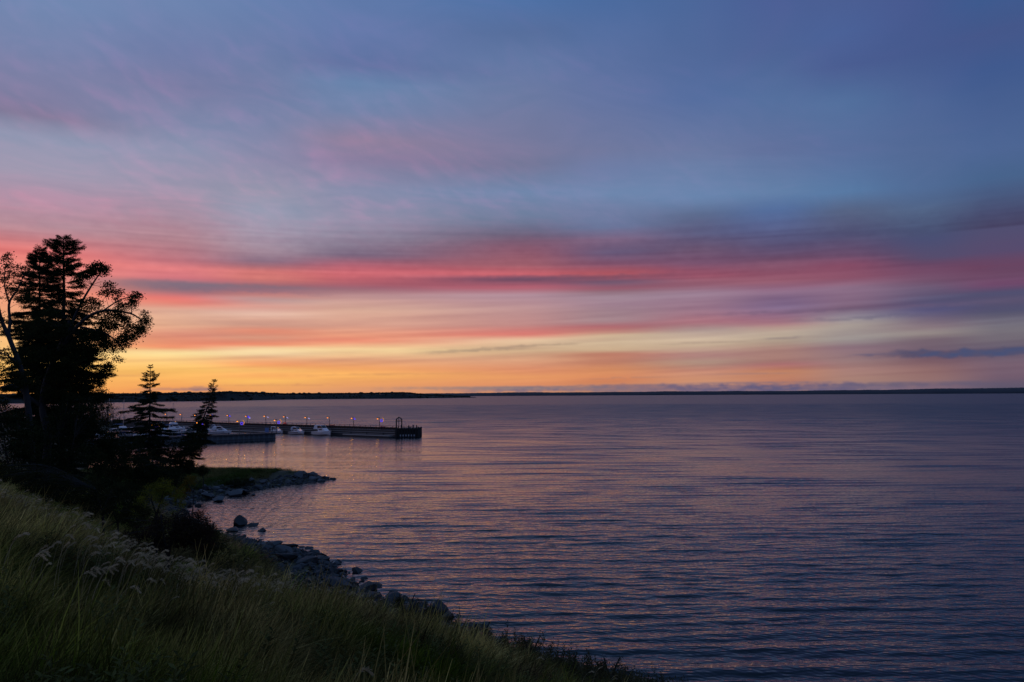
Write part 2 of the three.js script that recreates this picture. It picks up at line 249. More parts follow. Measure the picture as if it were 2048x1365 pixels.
  const nm = new THREE.DataTexture(t, N, N); nm.wrapS = nm.wrapT = THREE.RepeatWrapping; nm.magFilter = THREE.LinearFilter; nm.needsUpdate = true;
  const rt = new Uint8Array(256 * 8 * 4); for (let v = 0; v < 8; v++) for (let i = 0; i < 256; i++) { const q = 22 * Math.pow(14000 / 22, i / 255); rt.fill(255 * lerp(lerp(0.07, 0.14, smooth(Math.log(100), Math.log(400), Math.log(q))), lerp(0.08, 0.32, smooth(Math.log(90), Math.log(700), Math.log(q))), v / 7), (v * 256 + i) * 4, (v * 256 + i) * 4 + 4); }
  const rm = new THREE.DataTexture(rt, 256, 8); rm.magFilter = THREE.LinearFilter; rm.channel = 1; rm.needsUpdate = true;
  const water = new THREE.MeshPhysicalMaterial({ color: new THREE.Color().setRGB(0.004, 0.008, 0.012), roughness: 1, roughnessMap: rm, ior: 1.33, normalMap: nm, normalScale: new THREE.Vector2(0.6, 0.6) });
  tag(put('water', g, water), 'rippled lake reflecting the sunset', 'water', null, 'structure');
}

// ---------- far shores ----------
function farShore(name, label, pts, color, tree, seed) {   // pts: [azimuth deg, distance, height]
  const pos = [], idx = [], rows = [[0, -1], [0.004, 0.25], [0.02, 0.72], [0.05, 0.95], [0.1, 1.0], [0.3, 1.05], [0.34, -0.1]];
  const sample = (a) => { let k = 1; while (k < pts.length - 1 && pts[k][0] < a) k++; const p = pts[k - 1], q = pts[k], t = smooth(0, 1, (a - p[0]) / (q[0] - p[0])); return [lerp(p[1], q[1], t), lerp(p[2], q[2], t)]; };
  const a0 = pts[0][0], a1 = pts[pts.length - 1][0], n = Math.round((a1 - a0) / 0.045);
  for (let i = 0; i <= n; i++) {
    const a = lerp(a0, a1, i / n); const [D, Ht] = sample(a), arc = a * RAD * D;
    const bump = Ht * 0.1 * fbm(arc * 0.004 + seed, 1.5, 3) + tree * 0.55 * fbm(arc / (tree * 1.6) + seed, 7, 3);
    rows.forEach(([f, v], k) => { const d = D * (1 + f) + (k && k < 4 ? 30 * noise(arc * 0.01, k + seed) : 0), y = v <= 0 ? v * 10 : Ht * v + bump * v + (k > 1 ? 0.25 * tree * noise(arc / tree, k * 3.1) : 0); pos.push(d * Math.sin(a * RAD), y, -d * Math.cos(a * RAD)); });
    if (i) for (let k = 0; k < rows.length - 1; k++) { const p = (i - 1) * rows.length + k, q = i * rows.length + k; idx.push(p, q, p + 1, q, q + 1, p + 1); }
  }
  const g = new THREE.BufferGeometry(); g.setAttribute('position', new THREE.Float32BufferAttribute(pos, 3)); g.setIndex(idx); g.computeVertexNormals();
  tag(put(name, g, std(color, { roughness: 1 })), label, 'shore', null, 'structure');
  return sample;
}
const shoreSample = farShore('wooded_shore', 'low dark wooded shore across the bay behind the marina', [[-75, 900, 18], [-45, 1600, 16], [-34, 2000, 16], [-26.4, 2100, 17], [-21, 2300, 20], [-19.5, 2400, 23], [-15, 3000, 19], [-11, 3150, 20], [-7.8, 3200, 22], [-5.6, 3400, 12], [-3.2, 3700, 5], [-2.6, 3750, 0.5]], [0.03, 0.034, 0.03], 5, 3);
farShore('distant_shore', 'thin dark far shore along the horizon', [[-9, 9800, 36], [-4, 9800, 40], [1, 9600, 45], [6, 9500, 42], [12, 9300, 46], [18, 9200, 43], [24, 9000, 46], [29, 8800, 54], [34, 8700, 60], [45, 8000, 55], [90, 6000, 50]], [0.03, 0.036, 0.045], 4, 8);

// ---------- foliage helpers ----------
const leafMat = (rgb, o = {}) => new THREE.MeshPhysicalMaterial({ color: new THREE.Color().setRGB(...rgb), roughness: 0.9, specularIntensity: 0.05, transmission: 0.3, thickness: 0, side: THREE.DoubleSide, ...o });
const M4 = () => new THREE.Matrix4();
function quadsGeo(quads) { const p = [], ix = []; for (const q of quads) { const b = p.length / 3; for (const v of q) p.push(v.x, v.y, v.z); ix.push(b, b + 1, b + 2, b, b + 2, b + 3); } const g = new THREE.BufferGeometry(); g.setAttribute('position', new THREE.Float32BufferAttribute(p, 3)); g.setIndex(ix); const n = g.toNonIndexed(); n.computeVertexNormals(); return n; }
function leafCluster(seed, count, radius, len, wide) {       // a spray of separate leaves round short twigs
  const r = rng(seed), q = [];
  for (let i = 0; i < count; i++) {
    const c = V(r() * 2 - 1, (r() * 2 - 1) * 0.8, r() * 2 - 1).multiplyScalar(radius * Math.sqrt(r()));
    const d = V(r() * 2 - 1, r() * 1.4 - 0.9, r() * 2 - 1).normalize(), s = V(r() - 0.5, r() - 0.5, r() - 0.5).cross(d).normalize(), l = len * (0.7 + 0.6 * r()), w = wide * (0.7 + 0.6 * r());
    q.push([c, c.clone().addScaledVector(d, l * 0.5).addScaledVector(s, w * 0.5), c.clone().addScaledVector(d, l), c.clone().addScaledVector(d, l * 0.5).addScaledVector(s, -w * 0.5)]);
  }
  return quadsGeo(q);
}
function spray(seed) {                                        // half a metre of needled conifer shoot, pointing along +x
  const r = rng(seed), q = [];
  const shoot = (a, d, L, n) => { for (let i = 0; i < n; i++) { const t = (i + r()) / n, c = a.clone().addScaledVector(d, L * t), s = V(r() - 0.5, r() - 0.6, r() - 0.5).cross(d).normalize(), e = d.clone().multiplyScalar(0.7).add(s).normalize(), l = 0.075 * (1.15 - 0.6 * t), w = d.clone().multiplyScalar(0.013); q.push([c.clone().sub(w), c.clone().addScaledVector(e, l).sub(w.clone().multiplyScalar(0.4)), c.clone().addScaledVector(e, l).add(w.clone().multiplyScalar(0.4)), c.clone().add(w)]); } };
  shoot(V(0, 0, 0), V(1, 0, 0), 0.5, 26);
  for (const [x, s] of [[0.06, 1], [0.1, -1], [0.2, 1], [0.25, -1], [0.34, 1]]) shoot(V(x, 0, 0), V(0.75, -0.18, 0.62 * s).normalize(), 0.27 * (1.1 - x), 14);
  for (const x of [0.12, 0.3]) shoot(V(x, 0, 0), V(0.5, -0.8, 0.1), 0.16, 8);
  return quadsGeo(q);
}
const SPRAYS = [spray(1), spray(2)];
const CLUSTERS = [leafCluster(11, 26, 0.36, 0.12, 0.085), leafCluster(12, 26, 0.36, 0.15, 0.05)];
const BARK = std([0.03, 0.026, 0.022], { roughness: 0.95 }), PALEBARK = std([0.024, 0.025, 0.027], { roughness: 0.95 });
const NEEDLE = leafMat([0.020, 0.030, 0.016], { transmission: 0 });
const tint = (r, a, b) => { const t = r(); return new THREE.Color().setRGB(lerp(a[0], b[0], t), lerp(a[1], b[1], t), lerp(a[2], b[2], t)); };
const footed = (p, top = 0) => { p.y = ground(p.x, p.z) - 0.05; return p; };

// a conifer whose trunk follows points [px, py] at one depth; half widths [py, px] give its outline
function conifer(name, label, depth, path, outline, opt = {}) {
  const { seed = 1, gap = 0.34, per = 6, droop = 0.35, r0 = 0.2, size = 1, group = null, keep = 1, lowest = 1e9, tip = 0.4 } = opt, r = rng(seed);
  const pts = path.map(([x, y]) => at(x, y, depth)), foot = footed(pts[pts.length - 1].clone()), O = base(name, foot);
  if (pts[pts.length - 1].y > foot.y) pts.push(foot.clone()); else pts[pts.length - 1].copy(foot);
  const loc = pts.map((p) => p.clone().sub(foot)), curve = new THREE.CatmullRomCurve3(loc), top = loc[0], H = top.y;
  const px2m = depth / 1608, rows = outline.map(([y, w]) => [at(1024, y, depth).y - foot.y, w * px2m]);
  const R = (y) => { let k = 1; while (k < rows.length - 1 && rows[k][0] > y) k++; const a = rows[k - 1], b = rows[k]; return lerp(a[1], b[1], clamp((a[0] - y) / (a[0] - b[0]))); };
  put('trunk', limb(loc.slice().reverse(), r0, 0.03, 7), BARK, O);
  const woods = [], mats = [], cols = [];
  const add = (p, d, s) => { const up = V(0, 1, 0).addScaledVector(d, -d.y), z = d.clone().cross(up.normalize()).normalize(), y = z.clone().cross(d), m = M4().makeBasis(d, y, z); m.multiply(M4().makeRotationX((r() - 0.5) * 1.2)); m.scale(V(s, s, s)); m.setPosition(p); mats.push(m); cols.push(tint(r, [0.8, 0.85, 0.8], [1.3, 1.2, 1.0])); };
  const last = Math.max(at(1024, lowest, depth).y - foot.y, rows[rows.length - 1][0]);
  for (let y = H - 0.1; y > last; y -= gap * (0.5 + 0.8 * r())) {
    let t = 0, best = 9e9; for (let i = 0; i <= 60; i++) { const d = Math.abs(curve.getPoint(i / 60).y - y); if (d < best) { best = d; t = i / 60; } }
    const c = curve.getPoint(t), rel = (H - y) / H, n = Math.max(3, Math.round(per * (0.7 + 0.6 * r()))), turn = r() * 7;
    const tier = 0.82 + 0.6 * noise(y * 1.7 + seed * 7, seed);
    for (let k = 0; k < n; k++) {
      if (r() > keep) continue;
      const a = turn + (k / n) * 6.283 + r() * 0.9, L = R(y) * clamp(tier * (0.6 + 0.6 * r()), 0.3, 1.2) + 0.05, rise = lerp(1.6, -droop, clamp(rel * 4.5)) + (r() - 0.5) * 0.6, dir = V(Math.cos(a), rise * 0.5, Math.sin(a)).normalize();
      const end = c.clone().addScaledVector(dir, L), mid = c.clone().addScaledVector(dir, L * 0.5); mid.y -= L * 0.05 * droop; end.y += L * 0.07 * droop;
      woods.push(limb([c, mid, end], 0.012 + 0.012 * L, 0.006, 3));
      const bc = new THREE.CatmullRomCurve3([c, mid, end]), m = Math.max(3, Math.round((L / 0.1) / size));
      for (let i = 0; i < m; i++) {
        const u = Math.pow((i + 0.6) / m, 0.8), p = bc.getPoint(Math.min(u, 1)), tan = bc.getTangent(Math.min(u, 1)), side = V(-Math.sin(a), 0, Math.cos(a)).multiplyScalar((r() - 0.5) * 1.7), w = (1 - u) * L * 0.28;
        add(p.clone().addScaledVector(side, w * r()), tan.add(side).add(V(0, (0.25 - 0.9 * r()) * (0.4 + droop), 0)).normalize(), size * (0.65 + 0.5 * r()) * clamp(tip + rel * 4, 0, 1));
      }
    }
  }
  put('limb', join(woods), BARK, O).userData.kind = 'stuff';
  for (let k = 0; k < 2; k++) { const sel = mats.map((_, i) => i).filter((i) => i % 2 === k); instanced('crown', SPRAYS[k], NEEDLE, sel.map((i) => mats[i]), O, sel.map((i) => cols[i])).userData.kind = 'stuff'; }
  return tag(O, label, 'tree', group);
}
// a broadleaf tree or a shrub: limbs through surveyed points [px, py, nearer by m], crowned by lobes [px, py, rx, ry, nearer by m, fullness]
function broadleaf(name, label, depth, stems, lobes, opt = {}) {
  const { seed = 1, a = [0.7, 0.8, 0.7], b = [1.5, 1.3, 0.9], mat = LEAF, bark = BARK, size = 1, cat = 'tree', group = null, twig = 0.5, kind = 0, trunk = 'trunk', thick = 1.25 } = opt, r = rng(seed), px2m = depth / 1608;
  const foot = footed(at(stems[0][0][0][0], stems[0][0][0][1], depth)), O = base(name, foot), wood = [];
  stems.forEach(([pts, r0, r1], i) => {
    const P = pts.map(([x, y, n = 0]) => at(x, y, depth - n).sub(foot)); if (i === 0) P.unshift(V(P[0].x * 0.6, -0.2, P[0].z * 0.6));
    if (P[0].y > 0.01 && i === 0) P[0].y = -0.2;
    const g = limb(P, r0, r1, 7); if (i === 0) put(trunk, g, bark, O); else put('limb', g, bark, O);
    const c = new THREE.CatmullRomCurve3(P); for (let k = 0; k <= 12; k++) wood.push(c.getPoint(k / 12));
  });
  const mats = [], cols = [], twigs = [];
  for (const [x, y, rx, ry, near = 0, full = 1] of lobes) {
    const c = at(x, y, depth - near).sub(foot), R = V(rx * px2m, ry * px2m, (rx + ry) * 0.5 * px2m), n = Math.round((thick * full * 27 * Math.PI * R.x * R.y) / (size * size));
    for (let k = 0; k < Math.min(n, 2600); k++) {
      const d = V(r() * 2 - 1, r() * 2 - 1, r() * 2 - 1); if (d.lengthSq() > 1) { k -= 0.5; continue; }
      const len = d.length(), q = Math.pow(len, 0.75) / (len || 1), p = c.clone().add(d.multiplyScalar(q).multiply(R)), s = 1.1 / size;
      if (noise(p.x * s + seed, p.y * s + p.z * s * 0.6) + 0.5 * noise(p.x * s * 2.3, p.y * s * 2.1 - p.z * s) < -0.22) continue;
      { const gx = p.x + foot.x, gz = p.z + foot.z; if (p.y + foot.y < ground(gx, gz) + 0.1) continue; }
      mats.push(M4().compose(p, new THREE.Quaternion().setFromEuler(new THREE.Euler(r() * 0.9, r() * 6.3, r() * 0.9)), V(1, 1, 1).multiplyScalar(size * (0.65 + 0.6 * r())))); cols.push(tint(r, a, b));
      if (r() < twig * 0.35) { let w = wood[0], bd = 9e9; for (const v of wood) { const dd = v.distanceToSquared(p) + (v.y > p.y ? 0.6 : 0); if (dd < bd) { bd = dd; w = v; } } const m = w.clone().lerp(p, 0.55); m.y += 0.12 * Math.sqrt(bd); m.x += (r() - 0.5) * 0.3; twigs.push(limb([w, m, p], 0.02 * size, 0.006, 3)); }
    }
  }
  if (twigs.length) put('twig', join(twigs), bark, O).userData.kind = 'stuff';
  instanced(trunk === 'trunk' ? 'crown' : 'foliage', CLUSTERS[kind], mat, mats, O, cols).userData.kind = 'stuff';
  return tag(O, label, cat, group);
}
const LEAF = leafMat([0.034, 0.042, 0.018], { transmission: 0.2 }), YELLOWLEAF = leafMat([0.2, 0.185, 0.025], { transmission: 0.4 }), REDLEAF = leafMat([0.045, 0.030, 0.022]), OLIVE = leafMat([0.05, 0.05, 0.02]);

// ---------- trees on the bluff ----------
conifer('spruce_tree', 'tallest dark spruce at the left with a bushy top', 52, [[126, 479], [127, 600], [124, 760], [120, 960]], [[479, 6], [485, 16], [500, 26], [515, 30], [535, 34], [556, 46], [580, 56], [610, 62], [650, 66], [700, 74], [760, 80], [850, 86], [950, 60]], { seed: 3, r0: 0.3, per: 5, gap: 0.19, droop: 0.3, size: 1.05, keep: 0.8, tip: 0.85 });
conifer('spruce_tree', 'shorter dark spruce touching the left side of the tallest spruce', 54, [[79, 503], [78, 620], [74, 800], [72, 950]], [[503, 4], [512, 12], [530, 18], [560, 30], [600, 44], [650, 50], [700, 56], [800, 62], [940, 50]], { seed: 8, r0: 0.24, per: 5, gap: 0.2, droop: 0.35, size: 1.05, keep: 0.8, tip: 0.85 });
broadleaf('poplar_tree', 'spreading broadleaf tree whose limbs reach right of the tall spruces', 49,
  [[[[92, 930], [95, 870, 0.5], [84, 815, 0.6], [92, 760, 0.5], [122, 690, 0.4], [140, 640, 0.3]], 0.27, 0.11], [[[84, 815, 0.6], [58, 795, 1], [28, 772, 1.2], [0, 775, 1.5]], 0.12, 0.06], [[[110, 715, 0.4], [165, 642, 0.8], [205, 622, 1], [262, 628, 1.2], [282, 640, 1.2]], 0.13, 0.03], [[[125, 690, 0.4], [160, 610, 0.2], [190, 560, 0], [208, 535, 0]], 0.1, 0.02], [[[160, 655, 0.5], [205, 665, 0.6], [240, 690, 1], [252, 706, 1]], 0.07, 0.02], [[[115, 705, 0.4], [160, 720, -0.4], [195, 740, -0.6], [212, 745, -0.6]], 0.08, 0.02], [[[205, 622, 1], [240, 600, 1.1], [275, 590, 1.2]], 0.05, 0.015]],
  [[195, 538, 20, 14, 0, 1], [170, 560, 22, 16, 0, 0.8], [212, 580, 14, 16, 0.3, 0.55], [232, 588, 9, 12, 0.3, 0.5], [180, 610, 26, 16, 0.3, 0.8], [275, 598, 17, 14, 1.2, 0.9], [258, 622, 30, 22, 1, 0.75], [285, 645, 12, 22, 1.2, 0.9], [225, 640, 30, 22, 0.8, 0.85], [262, 668, 22, 20, 1.1, 0.9], [238, 690, 24, 18, 1, 0.8], [238, 714, 9, 9, 1, 0.6], [185, 680, 34, 28, 0.5, 1], [150, 720, 40, 36, 0.4, 1], [205, 735, 18, 26, -0.6, 0.75], [180, 770, 26, 22, -0.4, 0.9], [110, 770, 40, 40, 0.4, 1], [100, 650, 40, 30, 1.5, 0.8], [70, 720, 36, 30, 1.4, 0.8]],
  { seed: 21, bark: PALEBARK, size: 0.8, thick: 3.1, a: [0.6, 0.7, 0.7], b: [1.3, 1.2, 0.8] });
broadleaf('ash_tree', 'pale forked broadleaf tree with thin open crown at the left border', 45,
  [[[[64, 960], [60, 860, 0.3], [52, 790, 0.4], [40, 735, 0.5], [16, 672, 0.5]], 0.21, 0.12], [[[16, 672, 0.5], [2, 640, 0.6], [-8, 590, 0.6], [-14, 520, 0.6]], 0.13, 0.03], [[[16, 672, 0.5], [19, 645, 0.4], [18, 605, 0.3], [34, 580, 0.2], [46, 552, 0.2]], 0.1, 0.025], [[[18, 608, 0.3], [8, 570, 0.5], [10, 530, 0.5]], 0.05, 0.015], [[[40, 735, 0.5], [20, 715, 0.8], [-14, 700, 1]], 0.07, 0.02]],
  [[14, 520, 12, 14, 0.5, 0.7], [0, 545, 18, 22, 0.6, 0.6], [42, 545, 24, 18, 0.2, 0.65], [34, 575, 20, 14, 0.2, 0.45], [5, 585, 20, 16, 0.4, 0.45], [-10, 640, 18, 26, 0.6, 0.5], [50, 600, 18, 20, -0.3, 0.5], [-6, 700, 34, 20, 1, 0.7], [14, 740, 40, 20, 0.8, 0.7], [50, 660, 22, 22, -0.4, 0.6], [36, 765, 36, 16, 0.5, 0.7]],
  { seed: 33, bark: PALEBARK, size: 0.72, thick: 2.0, a: [0.6, 0.7, 0.7], b: [1.5, 1.3, 0.8] });
// thicket under the tall trees
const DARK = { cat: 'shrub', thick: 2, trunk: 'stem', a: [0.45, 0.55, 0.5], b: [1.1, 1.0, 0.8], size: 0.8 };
const stemsAt = (x, y, h) => [[[[x, y], [x - 8, y - h * 0.5], [x - 14, y - h]], 0.06, 0.02], [[[x, y], [x + 8, y - h * 0.5], [x + 18, y - h]], 0.05, 0.02]];
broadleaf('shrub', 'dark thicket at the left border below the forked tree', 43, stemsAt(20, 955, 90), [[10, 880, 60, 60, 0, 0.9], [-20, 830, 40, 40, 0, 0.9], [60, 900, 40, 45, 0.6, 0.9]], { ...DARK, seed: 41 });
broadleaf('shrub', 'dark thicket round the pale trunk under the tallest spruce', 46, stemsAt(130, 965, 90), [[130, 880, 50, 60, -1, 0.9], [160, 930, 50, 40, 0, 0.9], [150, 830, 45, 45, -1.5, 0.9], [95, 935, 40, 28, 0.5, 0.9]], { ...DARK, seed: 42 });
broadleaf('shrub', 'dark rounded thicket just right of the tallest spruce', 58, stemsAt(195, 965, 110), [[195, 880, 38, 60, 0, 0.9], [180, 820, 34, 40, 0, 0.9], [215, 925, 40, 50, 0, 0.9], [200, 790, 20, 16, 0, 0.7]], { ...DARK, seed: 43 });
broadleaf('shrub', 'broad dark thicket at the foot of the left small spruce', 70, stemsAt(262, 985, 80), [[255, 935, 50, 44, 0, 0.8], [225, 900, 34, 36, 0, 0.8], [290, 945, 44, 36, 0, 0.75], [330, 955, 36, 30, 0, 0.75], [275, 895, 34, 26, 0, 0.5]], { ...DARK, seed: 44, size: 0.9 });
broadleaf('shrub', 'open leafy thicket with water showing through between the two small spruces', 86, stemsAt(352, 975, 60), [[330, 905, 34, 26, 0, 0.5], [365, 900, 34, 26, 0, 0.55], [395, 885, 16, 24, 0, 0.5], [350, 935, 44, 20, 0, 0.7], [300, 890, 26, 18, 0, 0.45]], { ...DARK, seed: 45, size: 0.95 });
broadleaf('shrub', 'small dark shrub on the grass spit beside the leaning spruce', 96, stemsAt(405, 952, 14), [[403, 941, 13, 10, 0, 1]], { ...DARK, seed: 46, size: 0.8 });
conifer('spruce_tree', 'small upright spruce with wide flat tiers in front of the marina', 84, [[300, 733], [299, 820], [296, 960]], [[733, 1], [742, 5], [751, 13], [757, 8], [766, 17], [772, 13], [782, 25], [790, 16], [800, 22], [806, 36], [816, 44], [828, 48], [840, 46], [860, 42], [880, 46], [900, 40], [960, 30]], { seed: 51, gap: 0.3, per: 6, droop: 0.2, size: 1.15, r0: 0.17, keep: 0.8 });
conifer('spruce_tree', 'thin ragged spruce leaning right in front of the marina', 88, [[428, 759], [423, 790], [409, 830], [392, 870], [362, 930], [352, 965]], [[756, 1], [764, 5], [772, 9], [780, 8], [790, 11], [800, 8], [808, 14], [822, 19], [840, 20], [856, 30], [880, 40], [900, 38], [940, 30]], { seed: 57, gap: 0.24, per: 5, droop: 0.45, size: 1.05, r0: 0.15, keep: 0.78 });
// lower shrubs on the slope
broadleaf('shrub', 'yellow green willow shrub glowing at the foot of the dark thicket', 37, stemsAt(312, 1035, 60), [[310, 995, 34, 30, 0, 0.6], [345, 1000, 26, 26, 0, 0.5], [290, 1015, 28, 22, 0, 0.6], [330, 972, 22, 16, 0, 0.5], [352, 985, 20, 18, 0, 0.5]], { ...DARK, seed: 61, mat: YELLOWLEAF, a: [0.5, 0.55, 0.5], b: [1.2, 1.2, 1], size: 0.5, kind: 1 });
broadleaf('shrub', 'dark reddish leafy shrub above the cove behind the plume grass', 25, stemsAt(335, 1120, 90), [[330, 1062, 60, 42, 0, 0.8], [380, 1055, 40, 36, 0, 0.8], [285, 1075, 40, 34, 0, 0.7], [405, 1080, 30, 34, 0, 0.7]], { ...DARK, seed: 62, mat: REDLEAF, a: [0.5, 0.5, 0.5], b: [1.2, 1.0, 0.9], size: 0.42 });
broadleaf('shrub', 'olive shrub with feathery right edge overhanging the cove', 26, stemsAt(410, 1125, 80), [[410, 1075, 26, 40, 0, 0.6], [430, 1095, 24, 32, 0, 0.55], [390, 1050, 22, 22, 0, 0.6], [450, 1115, 22, 22, 0, 0.5]], { ...DARK, seed: 63, mat: OLIVE, a: [0.6, 0.6, 0.5], b: [1.3, 1.2, 0.8], size: 0.4, kind: 1 });
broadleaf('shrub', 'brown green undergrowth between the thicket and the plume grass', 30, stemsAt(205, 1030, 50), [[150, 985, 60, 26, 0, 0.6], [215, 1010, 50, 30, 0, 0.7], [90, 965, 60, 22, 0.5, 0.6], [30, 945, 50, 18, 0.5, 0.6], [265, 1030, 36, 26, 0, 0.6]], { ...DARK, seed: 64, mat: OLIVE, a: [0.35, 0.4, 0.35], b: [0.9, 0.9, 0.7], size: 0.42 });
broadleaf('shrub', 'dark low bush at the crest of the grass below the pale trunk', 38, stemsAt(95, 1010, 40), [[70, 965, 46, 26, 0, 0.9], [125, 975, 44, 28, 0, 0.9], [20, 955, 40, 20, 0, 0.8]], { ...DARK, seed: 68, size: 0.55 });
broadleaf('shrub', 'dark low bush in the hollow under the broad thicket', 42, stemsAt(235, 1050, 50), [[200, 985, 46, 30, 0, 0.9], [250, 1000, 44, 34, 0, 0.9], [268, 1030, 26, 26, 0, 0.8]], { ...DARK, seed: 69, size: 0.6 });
[[812, 1210, 39.5, 'ragged dark weed bush at the bank edge, nearest the rocky shore'], [846, 1226, 38.5, 'ragged weed bush just right of the one nearest the rocky shore'], [962, 1266, 35.5, 'dark weed bush halfway along the right edge of the bank'], [1062, 1296, 33, 'dark weed bush low on the right edge of the bank'], [1222, 1338, 29.6, 'last weed bush at the far right end of the bank']].forEach(([x, y, d, l], i) =>
  broadleaf('weed_bush', l, d, stemsAt(x, y + 22, 44), [[x, y, 26, 17, 0, 0.7], [x + 18, y - 9, 15, 13, 0.2, 0.55], [x - 16, y - 4, 15, 12, 0, 0.6], [x + 34, y + 9, 14, 10, 0, 0.6]], { ...DARK, seed: 80 + i, mat: OLIVE, a: [0.45, 0.4, 0.4], b: [1.1, 0.95, 0.7], size: 0.36, kind: 1, thick: 1.5, group: 'weed bushes along the bank edge' }));
broadleaf('shrub', 'orange tinged shrub where the grass spit meets the bluff', 82, stemsAt(385, 985, 26), [[380, 965, 14, 14, 0, 0.7], [366, 985, 16, 14, 0, 0.7]], { ...DARK, seed: 65, mat: YELLOWLEAF, a: [0.6, 0.45, 0.4], b: [1.2, 0.8, 0.6], size: 0.6 });
broadleaf('shrub', 'low dark shrub on the grass spit above the stone edge', 103, stemsAt(480, 975, 10), [[480, 966, 30, 8, 0, 1], [455, 974, 22, 7, 0, 1]], { ...DARK, seed: 66, size: 0.5 });
broadleaf('shrub', 'low dark shrub at the stony end of the grass spit', 112, stemsAt(515, 952, 10), [[512, 948, 18, 8, 0, 1], [526, 952, 10, 6, 0, 1]], { ...DARK, seed: 67, size: 0.5 });
// far wood at the root of the pier
[[188, 836, 24, 34, 0], [205, 832, 22, 34, 4], [225, 836, 16, 26, 6], [238, 842, 10, 18, 2], [170, 826, 30, 40, 0], [215, 812, 12, 12, -6]].forEach(([x, y, rx, ry, n], i) =>
  broadleaf('far_tree', ['round dark tree by the root of the pier, left of the flagpole', 'dark tree in the far clump right behind the flagpole', 'green tree on the point above the root of the pier', 'lowest tree at the tip of the far clump over the pier root', 'dark far tree partly hidden by the thicket right of the tallest spruce', 'tree top rising behind the far clump at the pier root'][i], 325 - n * 3, [[[[x, y + ry], [x, y + ry * 0.3], [x + 1, y - ry * 0.5]], 0.35, 0.1]], [[x, y, rx, ry, 0, 0.35], [x + rx * 0.4, y + ry * 0.4, rx * 0.6, ry * 0.5, 1, 0.35]], { seed: 70 + i, size: 2.6, twig: 0, a: [0.5, 0.6, 0.5], b: [1.1, 1.1, 0.8], group: 'far trees at the pier root' }));

// ---------- grass, plumes, weeds ----------
function bladeClump(seed, n, h, w, lean) {
  const r = rng(seed), p = [], ix = [];
  for (let i = 0; i < n; i++) {
    const bx = (r() - 0.5) * 0.34, bz = (r() - 0.5) * 0.34, a = r() * 6.28, H = h * (0.55 + 0.55 * r()), ww = w * (0.7 + 0.7 * r()), ca = Math.cos(a) * ww, sa = Math.sin(a) * ww, out = (0.1 + 0.32 * r()) * H, oa = r() * 6.28, dx = Math.cos(oa) * out + lean * H * (0.5 + r()), dz = Math.sin(oa) * out, b = p.length / 3, seg = 3, dip = r() < 0.3 ? 0.35 : 0.08;
    for (let k = 0; k <= seg; k++) { const t = k / seg, f = t * t, t2 = 1 - Math.pow(t, 1.5) * 0.9, y = H * (t - dip * f * t); p.push(bx + dx * f - ca * t2, y, bz + dz * f - sa * t2, bx + dx * f + ca * t2, y, bz + dz * f + sa * t2); if (k) { const q = b + (k - 1) * 2; ix.push(q, q + 1, q + 2, q + 1, q + 3, q + 2); } }
  }
  const g = new THREE.BufferGeometry(); g.setAttribute('position', new THREE.Float32BufferAttribute(p, 3)); g.setIndex(ix); g.computeVertexNormals(); return g;
}
function plume(seed, nod) {                     // a bent stalk and a feathery seed head blown to the right
  const r = rng(seed), q = [], H = 1.25, line = new THREE.CatmullRomCurve3([V(0, 0, 0), V(0.05, 0.5, 0), V(0.16, 0.95, 0), V(0.3 + nod * 0.06, 1.18, 0), V(0.46 + nod * 0.14, 1.27 - nod * 0.12, 0), V(0.56 + nod * 0.2, 1.29 - nod * 0.34, 0)]);
  for (let i = 0; i < 10; i++) { const a = line.getPoint((i / 10) * 0.8), b = line.getPoint(((i + 1) / 10) * 0.8), w = 0.0032; q.push([V(a.x, a.y, -w), V(b.x, b.y, -w), V(b.x, b.y, w), V(a.x, a.y, w)], [V(a.x - w, a.y, 0), V(b.x - w, b.y, 0), V(b.x + w, b.y, 0), V(a.x + w, a.y, 0)]); }
  for (let i = 0; i < 70; i++) {
    const u = i / 70, t = 0.66 + 0.34 * u, c = line.getPoint(t), d = line.getTangent(t), fat = Math.sin(Math.PI * Math.min(1, u * 0.9 + 0.12)), s = V(r() - 0.5, r() - 0.5 - 0.25 * nod, r() - 0.5).normalize(), e = d.clone().multiplyScalar(1.5).add(s.multiplyScalar(0.6 + 0.5 * nod)).normalize(), l = (0.018 + 0.03 * r()) * (0.5 + fat) * (1 + nod * 1.3), w = V(r() - 0.5, r() - 0.5, r() - 0.5).cross(e).normalize().multiplyScalar(0.0045);
    const m = c.clone().addScaledVector(e, l * 0.6), z = c.clone().addScaledVector(e, l); z.y -= 0.012 * nod; q.push([c, m.clone().add(w), z, m.clone().sub(w)]);
  }
  return quadsGeo(q);
}
